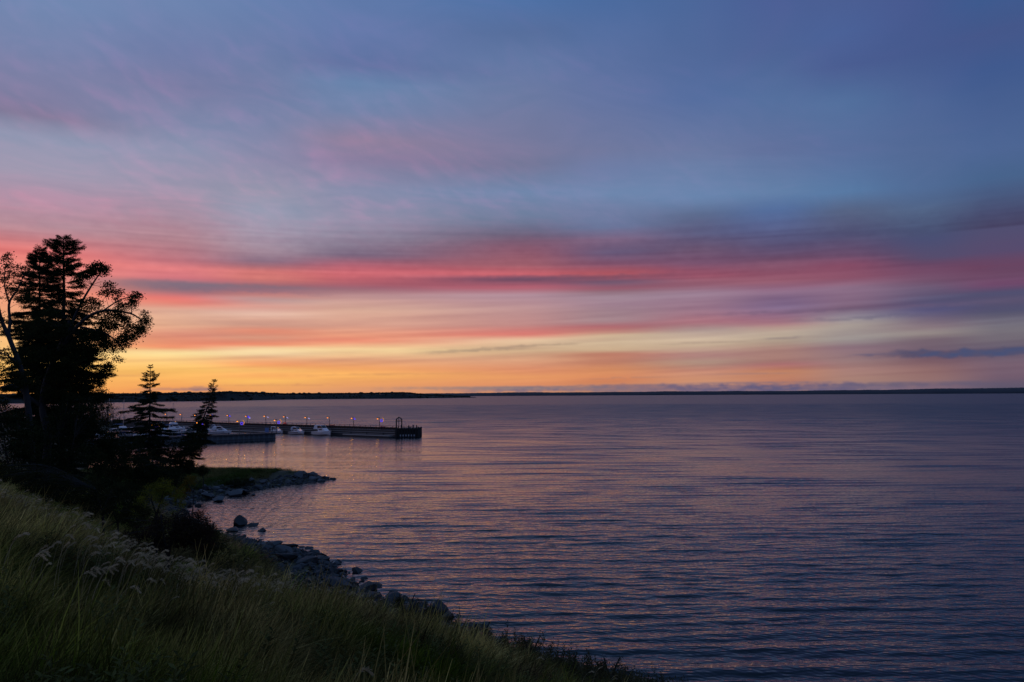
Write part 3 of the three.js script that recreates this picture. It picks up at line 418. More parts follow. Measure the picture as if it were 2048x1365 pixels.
function weed(seed) {                            // an upright leafy stem
  const r = rng(seed), q = [], tip = V((r() - 0.3) * 0.3, 1, (r() - 0.5) * 0.3), line = new THREE.CatmullRomCurve3([V(0, 0, 0), V(tip.x * 0.2, 0.5, tip.z * 0.3), tip]);
  for (let i = 0; i < 6; i++) { const a = line.getPoint(i / 6), b = line.getPoint((i + 1) / 6), w = 0.006 * (1 - i / 8); q.push([V(a.x - w, a.y, a.z), V(b.x - w, b.y, b.z), V(b.x + w, b.y, b.z), V(a.x + w, a.y, a.z)]); }
  for (let i = 0; i < 34; i++) { const t = 0.2 + 0.8 * (i / 34), c = line.getPoint(t), a = i * 2.4, d = V(Math.cos(a), 0.55 + r() * 0.5, Math.sin(a)).normalize(), s = V(-Math.sin(a), 0, Math.cos(a)), l = 0.15 * (1.25 - t * 0.8) * (0.7 + 0.6 * r()), w = l * 0.14; q.push([c, c.clone().addScaledVector(d, l * 0.5).addScaledVector(s, w), c.clone().addScaledVector(d, l).add(V(0, -l * 0.2, 0)), c.clone().addScaledVector(d, l * 0.5).addScaledVector(s, -w)]); }
  return quadsGeo(q);
}
{
  const r = rng(101), G = [bladeClump(1, 13, 0.64, 0.007, 0.3), bladeClump(2, 13, 0.74, 0.008, 0.42), bladeClump(3, 11, 0.56, 0.010, 0.22)], P = [plume(1, 0), plume(2, 0.4), plume(3, 1), plume(4, 0.1)], W = [weed(1), weed(2), weed(3)];
  const gm = [[], [], []], gc = [[], [], []], pm = [[], [], [], []], pc = [[], [], [], []], wm = [[], [], []], wc = [[], [], []];
  const put3 = (list, cols, k, x, y, z, turn, s, sy, c) => { list[k].push(M4().compose(V(x, y, z), new THREE.Quaternion().setFromEuler(new THREE.Euler((r() - 0.5) * 0.25, turn, (r() - 0.5) * 0.25)), V(s, sy, s))); cols[k].push(c); };
  const C = (a, b, c) => new THREE.Color().setRGB(a, b, c);
  for (let i = 0; i < 130000; i++) {
    // evenly over the view: nearer ground gets more tufts per square metre
    const d = 2.4 * Math.pow(75 / 2.4, Math.pow(r(), 0.8)), az = lerp(-47, 40, r()) * RAD, x = d * Math.sin(az), z = -d * Math.cos(az), s = inland(x, z);
    const lo = z > -70 && z < -40 ? 4.2 : 2.6; if (s < lo || z > 0) continue;
    if (s < lo + 2.2 && r() > (s - lo) / 2.2) continue;
    const tuft = fbm(x * 0.75 + 11, z * 0.75, 3); if (tuft < -0.32 && r() < 0.75) continue;
    if (z < -60 && r() > smooth(-90, -60, z)) continue;
    const y = ground(x, z, s) - 0.03, dry = fbm(x * 0.22 + 4, z * 0.22, 3), red = fbm(x * 0.3 - 20, z * 0.3, 3), v = (0.25 + 1.25 * Math.pow(r(), 1.4)) * (1 + 0.9 * fbm(x * 0.9, z * 0.9, 2)) * (1 + 0.5 * fbm(x * 0.25 + 60, z * 0.25, 2)) * clamp(1.05 + 1.5 * tuft, 0.35, 1.7) * (0.62 + 0.45 * smooth(4, -12, x));
    const left = smooth(0, -12, x + 0.25 * (z + 20));
    const t = clamp(0.26 + dry * 1.3 + 0.3 * left * smooth(-9, -20, z) + (r() - 0.5) * 0.5);
    let col = [lerp(0.105, 0.40, t), lerp(0.145, 0.29, t), lerp(0.008, 0.095, t)];
    const brown = smooth(0.05, 0.3, fbm(x * 0.55 - 40, z * 0.55, 3)) * 0.7; col = [lerp(col[0], 0.17, brown), lerp(col[1], 0.115, brown), lerp(col[2], 0.045, brown)];
    if (red > 0.3 && s < 16) col = [0.16, 0.08, 0.045];
    const k = Math.floor(r() * 3), far = 1 + d * 0.045, hgt = (0.52 + 0.45 * r() + (r() < 0.05 ? 0.4 : 0)) * (1 + 0.35 * dry) * (1.05 + 0.95 * tuft);
    put3(gm, gc, k, x, y, z, (r() - 0.5) * 1.2, far, hgt * (1 + d * 0.004), C(col[0] * v, col[1] * v, col[2] * v));
    const pd = smooth(-0.12, 0.3, fbm(x * 0.35 + 30, z * 0.35, 3)) * (0.02 + 0.98 * left);
    if (r() < 0.3 * pd && d > 3.6) { const q = d < 9 && r() < 0.5 ? 2 : [0, 1, 3, 3][Math.floor(r() * 4)], pv = 0.7 + 0.6 * r(); put3(pm, pc, q, x, y, z, (r() - 0.5) * 1.3, 0.42 + d * 0.011, (d < 6 ? 0.86 : 1) * (0.7 + 0.28 * r()), C(0.58 * pv, 0.46 * pv, 0.28 * pv)); }
    if (r() < 0.1 * smooth(0.02, 0.3, fbm(x * 0.5 + 90, z * 0.5, 3)) && d > 5) { const q = Math.floor(r() * 3), wv = 0.5 + 0.9 * r(); put3(wm, wc, q, x, y, z, r() * 6.28, 1.1 + 0.7 * r(), 0.55 + 0.5 * r(), C(0.1 * wv, 0.1 * wv, 0.03 * wv)); }
    if (s < 13 && x > -20 && r() < 0.5 * smooth(14, 7, s) * smooth(-0.25, 0.25, fbm(x * 0.4 + 70, z * 0.4, 3))) { const q = Math.floor(r() * 3), wv = 0.5 + 0.8 * r(); put3(wm, wc, q, x, y, z, r() * 6.28, (0.8 + 0.7 * r()) * 1.2, 0.75 + 1.0 * r(), C(0.075 * wv, 0.065 * wv, 0.03 * wv)); }
  }
  const gmat = leafMat([1, 1, 1], { transmission: 0.3 }), pmat = leafMat([1, 1, 1], { transmission: 0.25 });
  G.forEach((g, k) => tag(instanced('grass', g, gmat, gm[k], null, gc[k]), ['tall green and tan grass leaning over the bluff', 'long bent grass blades covering the slope', 'short grass between the longer blades on the slope'][k], 'grass', null, 'stuff'));
  P.forEach((g, k) => tag(instanced('plume_grass', g, pmat, pm[k], null, pc[k]), ['pale straight seed heads blown right above the grass', 'pale curved seed heads among the grass', 'pale drooping seed heads among the near grass', 'slim pale seed heads standing over the slope'][k], 'grass', null, 'stuff'));
  // grass on the spit
  const sm = [], sc = [], rr = rng(107);
  for (let i = 0; i < 16000; i++) {
    const x = lerp(-62, -27, rr()), z = lerp(-124, -86, rr()), s = inland(x, z); if (s < 2.6 || (x > -33.5 && rr() < 0.9)) continue;
    if (rr() < 0.03) put3(wm, wc, Math.floor(rr() * 3), x, ground(x, z, s), z, rr() * 6.28, 1.3, 0.5 + 0.6 * rr(), C(0.05, 0.055, 0.02)); const v = 0.6 + 0.6 * rr(), t = clamp(0.3 + fbm(x * 0.3, z * 0.3, 3) * 1.4); sm.push(M4().compose(V(x, ground(x, z, s) - 0.03, z), new THREE.Quaternion().setFromEuler(new THREE.Euler(0, rr() * 6.28, 0)), V(2.2, 0.5 + 0.5 * rr() * (z < -112 ? 1.4 : 1), 2.2))); sc.push(C(lerp(0.07, 0.2, t) * v, lerp(0.1, 0.16, t) * v, lerp(0.02, 0.06, t) * v));
  }
  tag(instanced('spit_grass', G[2], gmat, sm, null, sc), 'mown green grass on top of the low spit', 'grass', null, 'stuff');
  W.forEach((g, k) => tag(instanced('weeds', g, gmat, wm[k], null, wc[k]), ['leafy weeds along the edge of the slope above the water', 'dark upright weeds at the foot of the slope', 'thin leafy stems standing against the water'][k], 'weeds', null, 'stuff'));
}

// ---------- stones ----------
function stoneGeo(seed, flat) {
  const r = rng(seed), g = new THREE.IcosahedronGeometry(1, 3), p = g.attributes.position, planes = [];
  for (let i = 0; i < 15; i++) planes.push([V(r() * 2 - 1, r() * 2 - 1, r() * 2 - 1).normalize(), 0.42 + 0.34 * r()]);
  for (let i = 0; i < p.count; i++) {
    const v = V(p.getX(i), p.getY(i), p.getZ(i));
    for (const [n, d] of planes) { const k = v.dot(n) - d; if (k > 0) v.addScaledVector(n, -k * 0.97); }
    v.multiplyScalar(1 + 0.05 * noise(v.x * 4 + seed, v.y * 4 + v.z * 3) + 0.02 * noise(v.x * 13, v.z * 13 + v.y * 9)); v.y *= flat;
    p.setXYZ(i, v.x, v.y, v.z);
  }
  g.deleteAttribute('uv'); const m = g.index ? g.toNonIndexed() : g; m.computeVertexNormals(); return m;
}
const STONES = [0.75, 0.5, 0.62, 0.9, 0.35, 0.7, 0.55, 0.28].map((f, i) => stoneGeo(200 + i, f));
const STONEMATS = [[0.065, 0.07, 0.075], [0.04, 0.043, 0.046], [0.085, 0.09, 0.094], [0.055, 0.053, 0.052]].map((c) => std(c, { roughness: 0.8 })), WET = std([0.016, 0.016, 0.017], { roughness: 0.6 });
{
  const r = rng(300), small = [], spot = (name, label, group, x, z, size, k, mat, sink = 0.3) => {
    const s = put(name, STONES[k], mat); s.position.set(x, Math.max(ground(x, z), -0.15) + size * (0.5 - sink), z); s.scale.set(size, size * (0.8 + 0.3 * r()), size * (0.8 + 0.4 * r())); s.rotation.set((r() - 0.5) * 0.7, r() * 6.28, (r() - 0.5) * 0.7); return tag(s, label, name, group);
  };
  // along a stretch of waterline
  const run = (pts, n, lo, hi, smin, smax, label, group, dark) => {
    const placed = []; let len = 0; for (let i = 1; i < pts.length; i++) len += Math.hypot(pts[i][0] - pts[i - 1][0], pts[i][1] - pts[i - 1][1]);
    for (let tries = 0; placed.length < n && tries < n * 60; tries++) {
      let t = r() * len, i = 1; while (i < pts.length - 1 && t > Math.hypot(pts[i][0] - pts[i - 1][0], pts[i][1] - pts[i - 1][1])) { t -= Math.hypot(pts[i][0] - pts[i - 1][0], pts[i][1] - pts[i - 1][1]); i++; }
      const [ax, az] = pts[i - 1], [bx, bz] = pts[i], l = Math.hypot(bx - ax, bz - az), x = lerp(ax, bx, t / l) + (r() - 0.5) * 8, z = lerp(az, bz, t / l) + (r() - 0.5) * 8, s = inland(x, z);
      if (s < lo || s > hi) continue;
      const size = smin + (smax - smin) * Math.pow(r(), 2.8); if (placed.some(([px, pz, ps]) => Math.hypot(px - x, pz - z) < (ps + size) * 0.62)) continue;
      placed.push([x, z, size]);
      const mat = s < 0.25 && r() < 0.6 ? WET : dark && r() < 0.5 ? STONEMATS[1] : STONEMATS[Math.floor(r() * 4)], look = mat === WET ? 'wet black' : ['mid grey', 'dark grey', 'pale grey', 'brownish grey'][STONEMATS.indexOf(mat)], big = size > smin + 0.3 * (smax - smin) ? 'larger ' : 'small ';
      spot('rock', big + look + ' ' + label[Math.min(label.length - 1, Math.floor(((i - 1 + t / l) / (pts.length - 1)) * label.length))], group, x, z, size, Math.floor(r() * 8), mat);
    }
    for (let i = 0; i < n * 14; i++) {
      let k = 1 + Math.floor(r() * (pts.length - 1)); const u = r(), x = lerp(pts[k - 1][0], pts[k][0], u) + (r() - 0.5) * 8, z = lerp(pts[k - 1][1], pts[k][1], u) + (r() - 0.5) * 8, s = inland(x, z); if (s < lo || s > hi) continue;
      const q = 0.1 + 0.26 * r() * r(); small.push(M4().compose(V(x, ground(x, z, s) + q * 0.25, z), new THREE.Quaternion().setFromEuler(new THREE.Euler(r() * 3, r() * 6, r() * 3)), V(q, q, q)));
    }
  };
  run([[-38, -91], [-35, -99], [-31.8, -107.5], [-28.6, -113], [-26, -117], [-30, -120.5], [-37, -121.5]], 150, -0.5, 2.7, 0.25, 0.85, ['stone on the inner edge of the grass spit', 'stone midway along the spit edge', 'stone heaped on the outer end of the spit'], 'stones edging the grass spit');
  run([[-27, -71.5], [-19.5, -66], [-14.6, -61], [-5.5, -46.5]], 175, -1.3, 5.6, 0.22, 0.95, ['stone on the rocky shore beside the cove', 'stone on the rocky shore at its widest part', 'stone on the rocky shore where weeds cover it'], 'stones on the shore below the slope', true);
  run([[-39, -90], [-34, -83], [-28, -74]], 24, -0.8, 1.6, 0.2, 0.5, ['stone at the back of the cove under the shrubs'], 'stones at the back of the cove', true);
  // the tip of the spit and the slabs leaning on its near edge
  [[470, 984, 1.15, 4, 'long pale slab leaning on the near edge of the grass spit'], [487, 979, 1.1, 7, 'second pale slab, lying right of the longest slab on the spit'], [415, 989, 0.95, 1, 'broad flat stone at the left end of the spit edge'], [437, 994, 0.9, 4, 'tilted slab between the broad flat stone and the leaning slabs']].forEach(([x, y, s, k, l]) => { const p = onLevel(x, y, 0.5); spot('slab', l, null, p.x, p.z, s, k, STONEMATS[2], 0.1); });
  [[640, 955, 0.95, 0, 'rounded boulder near the tip of the stony spit'], [596, 955, 1.0, 5, 'largest boulder in the middle of the stony spit end']].forEach(([x, y, s, k, l]) => { const p = onLevel(x, y, 0.6); spot('boulder', l, null, p.x, p.z, s, k, STONEMATS[0]); });
  // boulders that stand in the water of the cove
  const water = (x, y, s, k, l, sink) => { const p = onLevel(x, y, 0), b = spot('boulder', l, null, p.x, p.z, s, k, WET, 0.3); b.position.y = s * sink; b.rotation.set(0.1, 1, 0.05); return b; };
  water(484, 1050, 0.86, 3, 'big round dark boulder standing in the shallow cove', 0.22).scale.set(0.82, 0.9, 0.8);
  water(503, 1052, 0.7, 6, 'low dark boulder touching the right of the big round boulder', 0.12).scale.set(0.95, 0.6, 0.6);
  water(398, 1013, 0.5, 0, 'small dark boulder in the water at the back of the cove', 0.3);
  water(507, 991, 0.4, 1, 'lone small rock awash off the near edge of the spit', 0.15);
  water(523, 1063, 0.5, 2, 'flat dark rock awash just right of the low boulder', 0.12);
  water(467, 1063, 0.7, 1, 'flat dark rock in the shallows below the big round boulder', 0.1);
  tag(instanced('rubble', STONES[2], STONEMATS[1], small), 'small stones filling the gaps along the waterline', 'rubble', null, 'stuff');
}

// ---------- pier, breakwater and marina ----------
const CONCRETE = std([0.17, 0.165, 0.16], { roughness: 0.9 }), DARKCON = std([0.075, 0.07, 0.068], { roughness: 0.9 }), RUST = std([0.05, 0.032, 0.028], { roughness: 0.85 }), TIMBER = std([0.03, 0.027, 0.024], { roughness: 0.9 }), GREYWOOD = std([0.34, 0.33, 0.31], { roughness: 0.85 }), STEEL = std([0.12, 0.125, 0.13], { roughness: 0.5, metalness: 0.4 }), PILE = std([0.10, 0.13, 0.15], { roughness: 0.7 });
const WHITE = std([0.84, 0.84, 0.85], { roughness: 0.35 }), CREAM = std([0.55, 0.54, 0.5], { roughness: 0.45 }), NAVY = std([0.02, 0.03, 0.07], { roughness: 0.4 }), GLASS = std([0.015, 0.017, 0.02], { roughness: 0.08 }), COVER = std([0.42, 0.44, 0.5], { roughness: 0.95 }), BLUECOVER = std([0.03, 0.07, 0.2], { roughness: 0.95 }), TAN = std([0.4, 0.33, 0.24], { roughness: 0.7 }), REDPAINT = std([0.45, 0.04, 0.03], { roughness: 0.5 }), ALU = std([0.5, 0.5, 0.52], { roughness: 0.4, metalness: 0.6 });
const PIER_A = V(-165, 0, -332.8), PIER_B = V(-33.2, 0, -232.2), pd = PIER_B.clone().sub(PIER_A), PL = pd.length(); pd.divideScalar(PL);
const PIER_TURN = Math.atan2(-pd.z, pd.x), pn = V(-pd.z, 0, pd.x);
const pierPoint = (t, off, y = 0) => PIER_A.clone().addScaledVector(pd, t).addScaledVector(pn, off).setY(y);
const alongPier = (px, off) => { const d = survey(px, 790), o = PIER_A.clone().addScaledVector(pn, off), k = d.x / d.z; return (k * o.z - o.x) / (pd.x - k * pd.z); };   // where a sight line crosses a line parallel to the pier
{
  const O = base('pier', PIER_A, PIER_TURN), L = PL;
  put('quay_wall', join([box(L + 20, 2.9, 7, L / 2 - 10, 0.45, -3.55)]), DARKCON, O);
  put('deck', box(L + 20, 0.16, 7.3, L / 2 - 10, 1.985, -3.5), CONCRETE, O);
  const rail = [box(L, 0.14, 0.3, L / 2, 2.79, -0.2), box(L, 0.55, 0.08, L / 2, 2.42, -0.32)]; for (let x = 0.4; x < L; x += 1.05) rail.push(box(0.42, 0.65, 0.24, x, 2.39, -0.16));
  put('ribbed_parapet', join(rail), RUST, O);
  for (const y of [0.75, 1.35]) put('wale', box(L * 0.72, 0.12, 0.2, L * 0.64, y, 0.06), GREYWOOD, O);
  const back = [box(L, 0.1, 0.1, L / 2, 2.9, -6.8)]; for (let x = 1; x < L; x += 2.4) back.push(box(0.09, 0.85, 0.09, x, 2.5, -6.8)); put('back_rail', join(back), RUST, O);
  tag(O, 'long concrete pier with a ribbed rusty parapet crossing behind the marina', 'pier');
  // pier head
  const Hd = base('pier_head', V(-30.1, 0, -236));
  put('core', box(5.2, 3.2, 7.2, 0.1, 0.6, 0), TIMBER, Hd); put('cap', box(5.8, 0.35, 7.7, 0, 2.4, 0), RUST, Hd);
  for (let i = 0; i < 8; i++) put('fender_pile', bar(V(-2.5 + i * 0.79, -1.5, 3.95), V(-2.5 + i * 0.79, 2.65 + 0.2 * ((i * 5) % 3), 3.95), 0.19, 0.17, 8), TIMBER, Hd);
  for (let i = 0; i < 8; i++) put('fender_pile', bar(V(3.05, -1.5, 3.4 - i), V(3.05, 2.7, 3.4 - i), 0.19, 0.17, 8), TIMBER, Hd);
  for (let i = 0; i < 6; i++) put('light_gap_block', box(0.3, 0.5, 0.2, -2.1 + i * 0.79, 0.55, 3.9), COVER, Hd);  // pale blocks: light showing low between the piles, put in as colour
  put('corner_pile', bar(V(-3.3, -1.5, 4.2), V(-3.3, 2.95, 4.2), 0.32, 0.3, 10), TIMBER, Hd);
  for (const [x, z, h] of [[-1.9, 3.5, 1.1], [0.2, 3.6, 0.9], [2.5, 3.5, 1.0]]) put('mooring_post', bar(V(x, 2.5, z), V(x, 2.5 + h, z), 0.16, 0.15, 8), TIMBER, Hd);
  put('mooring_post', join([bar(V(1.5, 2.7, 3.2), V(1.5, 3.5, 3.2), 0.14, 0.2, 8), box(0.7, 0.12, 0.14, 1.5, 3.3, 3.2)]), STEEL, Hd);
  Hd.userData.label = 'dark timber pier head with upright fender piles'; scene.updateMatrixWorld(true); O.attach(Hd);
  // arch over the pier end
  const a = at(796.5, 857, 232), A = base('arch', V(a.x, 2.07, a.z - 0.9));
  const hoop = (z) => { const p = []; for (let i = 0; i <= 12; i++) { const t = Math.PI * (1 - i / 12); p.push(V(0.78 * Math.cos(t), 2.75 + 0.8 * Math.sin(t), z)); } return limb([V(-0.78, 0, z), V(-0.78, 1.4, z), ...p, V(0.78, 1.4, z), V(0.78, 0, z)], 0.12, 0.12, 6); };
  const GREENSTEEL = std([0.012, 0.03, 0.022], { roughness: 0.5 });
  for (const z of [0, -1]) put('hoop', hoop(z), GREENSTEEL, A);
  put('crossbar', join([box(1.56, 0.16, 0.1, 0, 2.6, 0), box(1.56, 0.16, 0.1, 0, 2.6, -1)]), GREENSTEEL, A); put('centre_post', box(0.17, 3.6, 0.14, 0, 1.8, 0.01), GREENSTEEL, A);
  put('finial', new THREE.SphereGeometry(0.16, 10, 8).translate(0, 3.7, 0), GREENSTEEL, A);
  put('base_plinth', box(2.6, 0.3, 1.9, 0, 0.15, -0.65), DARKCON, A);
  tag(A, 'tall dark green double hooped arch near the outer end of the pier', 'arch');
}
{ // sheet pile breakwater in front of the boats
  const C = V(-104, 0, -186.8), D = V(-64.8, 0, -220.9), d = D.clone().sub(C), L = d.length(), turn = Math.atan2(-d.z, d.x), O = base('breakwater', C, turn), prof = [], idx = [];
  const steps = Math.round(L / 0.35); for (let i = 0; i <= steps; i++) { const x = (i / steps) * L, z = [0, 0, 0.3, 0.3][i % 4]; prof.push(x, -1.5, z, x, 1.68, z); if (i) { const a = (i - 1) * 2; idx.push(a, a + 2, a + 1, a + 1, a + 2, a + 3); } }
  const g = new THREE.BufferGeometry(); g.setAttribute('position', new THREE.Float32BufferAttribute(prof, 3)); g.setIndex(idx);
  put('sheet_piling', join([g.toNonIndexed(), box(L, 3, 3.4, L / 2, 0.1, -1.75)]), PILE, O);
  put('cap_beam', box(L + 0.4, 0.36, 4.3, L / 2, 1.86, -1.6), DARKCON, O);
  put('lower_wale', box(L, 0.16, 0.16, L / 2, 0.55, 0.39), DARKCON, O);
  for (let x = 3; x < L; x += 6) put('bollard', join([new THREE.CylinderGeometry(0.13, 0.16, 0.4, 8).translate(x, 2.24, -0.2), new THREE.CylinderGeometry(0.2, 0.2, 0.1, 8).translate(x, 2.46, -0.2)]), STEEL, O);
  tag(O, 'low sheet pile breakwater in front of the moored boats', 'breakwater');
  const s = D.clone().addScaledVector(d.normalize(), -2.6), S = base('sign', V(s.x, 2.04, s.z - 0.3));
  put('panel', box(1.05, 1.25, 0.06, 0, 0.8, 0.05), std([0.10, 0.2, 0.42], { roughness: 0.5 }), S); for (const x of [-0.4, 0.4]) put('post', box(0.08, 1.5, 0.08, x, 0.75, -0.03), STEEL, S);
  tag(S, 'pale blue notice board at the outer end of the low breakwater', 'sign');
}
// lamp posts: a pole, a short arm with a sodium lamp on the left and a lit violet ornament on the right
const SODIUM = new THREE.MeshStandardMaterial({ color: 0x221100, emissive: new THREE.Color().setRGB(1, 0.27, 0.012), emissiveIntensity: 3 });
const VIOLET = new THREE.MeshStandardMaterial({ color: 0x100820, emissive: new THREE.Color().setRGB(0.12, 0.07, 0.95), emissiveIntensity: 0.75 }), PALEVIOLET = new THREE.MeshStandardMaterial({ color: 0x181818, emissive: new THREE.Color().setRGB(0.5, 0.45, 0.95), emissiveIntensity: 0.8 }), AMBER = new THREE.MeshStandardMaterial({ color: 0x221100, emissive: new THREE.Color().setRGB(0.8, 0.3, 0.05), emissiveIntensity: 0.9 });
function lampPost(pos, H, sail, label, group, glow = 1) {
  const O = base('lamp_post', pos);
  put('pole', limb([V(0, 0, 0), V(0, H * 0.5, 0), V(0, H + 0.35, 0)], 0.12, 0.08, 8), STEEL, O);
  put('arm', limb([V(0, H + 0.15, 0), V(-0.25, H + 0.35, 0), V(-0.55, H + 0.25, 0)], 0.05, 0.04, 6), STEEL, O);
  const cap = put('lamp_hood', new THREE.CylinderGeometry(0.1, 0.3, 0.2, 10, 1, true).translate(-0.58, H + 0.2, 0), STEEL, O);
  const bulb = put('lamp_bulb', new THREE.SphereGeometry(0.165, 12, 8).scale(1, 0.85, 1).translate(-0.58, H + 0.02, 0), SODIUM, cap);
  const light = new THREE.PointLight(new THREE.Color(1, 0.42, 0.06), 5 * glow); light.position.set(-0.58, H + 0.02, 0); light.shadow.radius = 8; light.castShadow = true; O.add(light);
  const shape = (pts) => { const s = new THREE.Shape(pts.map(([x, y]) => new THREE.Vector2(x, y))); return new THREE.ExtrudeGeometry(s, { depth: 0.06, bevelEnabled: false }); };
  if (sail === 1 || sail === 2) {
    const k = sail === 2 ? 1.25 : 0.9; put('light_ornament', shape([[0.12, H + 0.3], [0.45 * k, H + 0.05], [0.85 * k, H - 0.5 * k], [0.5 * k, H - 0.42 * k], [0.12, H - 0.5 * k]]), VIOLET, O);
    if (sail === 2) put('pale_ornament_tip', shape([[0.5, H - 0.6], [0.95, H - 0.35], [1.15, H - 0.6], [0.9, H - 0.85]]), PALEVIOLET, O);
  } else if (sail === 3) { put('light_ornament', new THREE.TorusGeometry(0.3, 0.12, 8, 16).translate(0.6, H - 0.55, 0), VIOLET, O); put('amber_ornament_arc', new THREE.TorusGeometry(0.66, 0.06, 6, 12, 2.2).rotateZ(-0.9).translate(0.6, H - 0.3, 0.02), AMBER, O); }
  else if (sail === 4) { put('light_ornament', shape([[0.3, H - 0.1], [0.7, H - 0.15], [1.05, H - 0.5], [0.6, H - 0.4]]), PALEVIOLET, O); }
  return tag(O, label, 'lamp post', group);
}
const PIERLAMPS = 'lamp posts along the pier';
[[334, 829, 0, 'pier lamp post seen just right of the upright small spruce'], [364, 829.5, 0, 'pier lamp post right of the tallest sailboat mast'], [393, 831, 0, 'pier lamp post half hidden by the leaning spruce'], [424, 831, 1, 'pier lamp post glimpsed through the leaning spruce'], [458, 831.5, 1, 'pier lamp post with small violet ornament, first clear of the leaning spruce'], [495, 833, 2, 'pier lamp post with the largest bright violet and white ornament'], [532, 833, 4, 'pier lamp post with a faint lilac ornament left of the first cruiser'], [571, 834, 4, 'pier lamp post above the gap between the first two cruisers'], [614, 835.5, 4, 'pier lamp post with a pinkish ornament above the second cruiser'], [659, 836, 0, 'plain pier lamp post above the third cruiser, no ornament lit'], [707, 837, 1, 'pier lamp post with a violet triangle, second from the arch'], [759, 838, 3, 'pier lamp post with a round violet ornament beside the arch']].forEach(([px, py, k, l]) => {
  const t = alongPier(px, -1.2), p = pierPoint(t, -1.2), h = at(px, py, -p.z).y; p.y = 2.065; lampPost(p, h - 2.1, k, l, PIERLAMPS);
});
{
  const C = V(-104, 0, -186.8), D = V(-64.8, 0, -220.9), d = D.clone().sub(C).normalize();
  [[303.5, 850, 'breakwater lamp post with violet ring beside the upright small spruce'], [394, 846, 'breakwater lamp post with violet ring behind the leaning spruce'], [474.5, 843, 'breakwater lamp post with violet ring standing clear over the open basin'], [549, 841, 'breakwater lamp post with violet ring at the outer end by the notice board']].forEach(([px, py, l]) => {
    const v = survey(px, 790), k = v.x / v.z, t = (k * C.z - C.x) / (d.x - k * d.z), p = C.clone().addScaledVector(d, t); p.x -= d.z * -1.0 * -0.6; p.z -= 0.8; const h = at(px, py, -p.z).y; p.y = 2.04; lampPost(p, h - 2.1, 3, l, 'lamp posts along the breakwater');
  });
  const q = at(217, 836, 318); q.y = 2; const F = base('flagpole', q); put('pole', bar(V(0, -1.5, 0), V(0, at(0, 800, 318).y - 2, 0), 0.12, 0.06, 8), ALU, F); put('truck', new THREE.SphereGeometry(0.16, 8, 6).translate(0, at(0, 800, 318).y - 1.9, 0), ALU, F); tag(F, 'tall thin flagpole at the root of the pier', 'flagpole');
  const lp = at(221, 838, 316); lp.y = 1.9; lampPost(lp, at(219, 829, 316).y - 2, 0, 'orange lamp post at the pier root beside the flagpole', null);
  // red things on the pier deck
  [[570, 847.5, 'red peaked locker on the pier above the gap between two cruisers', 1], [665, 851.5, 'small red chest on the pier right of the third cruiser', 0], [766, 855.5, 'small red chest on the pier left of the arch', 0]].forEach(([px, py, l, peak]) => {
    const t = alongPier(px, -0.75), p = pierPoint(t, -0.75, 2.065), B = base('locker', p, PIER_TURN); put('body', box(1.5, 0.85, 0.6, 0, 0.42, 0), REDPAINT, B); put('lid', peak ? new THREE.CylinderGeometry(0.08, 0.75, 0.6, 4).rotateY(Math.PI / 4).translate(0, 1.15, 0) : box(1.6, 0.1, 0.7, 0, 0.9, 0), REDPAINT, B); put('latch', box(0.12, 0.16, 0.05, 0, 0.7, 0.32), STEEL, B); tag(B, l, 'locker');
  });
}
// floating docks
function dock(a, b, w, label) { const d = b.clone().sub(a), L = d.length(), O = base('floating_dock', a, Math.atan2(-d.z, d.x)); put('deck', box(L, 0.16, w, L / 2, 0.42, 0), GREYWOOD, O); put('float', box(L - 0.2, 0.5, w - 0.3, L / 2, 0.09, 0), DARKCON, O); put('edge_rail', box(L, 0.1, 0.08, L / 2, 0.545, w / 2 - 0.04), CREAM, O); for (let x = 1.5; x < L; x += 7) put('mooring_pile', bar(V(x, -1.5, -w / 2 - 0.2), V(x, 1.3, -w / 2 - 0.2), 0.13, 0.12, 8), TIMBER, O); tag(O, label, 'dock', 'floating docks in the marina'); }
dock(pierPoint(alongPier(690, 1.3), 1.3), pierPoint(PL - 1, 1.3), 1.7, 'long floating dock against the pier foot, right of the third cruiser');
dock(pierPoint(alongPier(448, 3), 3), pierPoint(alongPier(535, 3), 3), 1.8, 'floating dock against the pier left of the first cruiser');
dock(onLevel(507, 864), onLevel(536, 863), 1.6, 'short pale floating dock in the open basin beside the first cruiser');
dock(onLevel(318, 871), onLevel(372, 868), 1.5, 'floating dock between the covered boats and the motor yachts');
dock(onLevel(258, 872), onLevel(302, 869), 1.5, 'floating dock behind the upright small spruce');

// boats: a lofted hull and what stands on it; the bow points to +x
function hullGeo(L, B, F, up = 0.35) {
  const p = [], ix = [], n = 12, ring = 7;
  for (let i = 0; i <= n; i++) { const t = i / n, b = (B / 2) * (t < 0.5 ? 0.9 + 0.2 * t : Math.pow(Math.max(0, 1 - Math.pow((t - 0.5) / 0.52, 2.3)), 0.9)) + 0.01, x = (t - 0.5) * L, s = F * (0.85 + up * t * t), c = F * (0.16 + 0.35 * t * t * t), k = -0.25 + 0.3 * Math.pow(t, 6); const sh = x + (t > 0.5 ? (t - 0.5) * 0.12 * L : 0); p.push(sh, s, -b, x + (sh - x) * 0.3, c, -b * 0.8, x, k, 0, x + (sh - x) * 0.3, c, b * 0.8, sh, s, b, sh, s - 0.02, b * 0.86, sh, s - 0.02, -b * 0.86); }
  for (let i = 0; i < n; i++) for (let k = 0; k < ring; k++) { const a = i * ring + k, b = i * ring + ((k + 1) % ring); ix.push(a, a + ring, b, b, a + ring, b + ring); }
  for (let k = 1; k < ring - 1; k++) ix.push(0, k, k + 1);
  const g = new THREE.BufferGeometry(); g.setAttribute('position', new THREE.Float32BufferAttribute(p, 3)); g.setIndex(ix); const m = g.toNonIndexed(); m.computeVertexNormals(); return m;
}
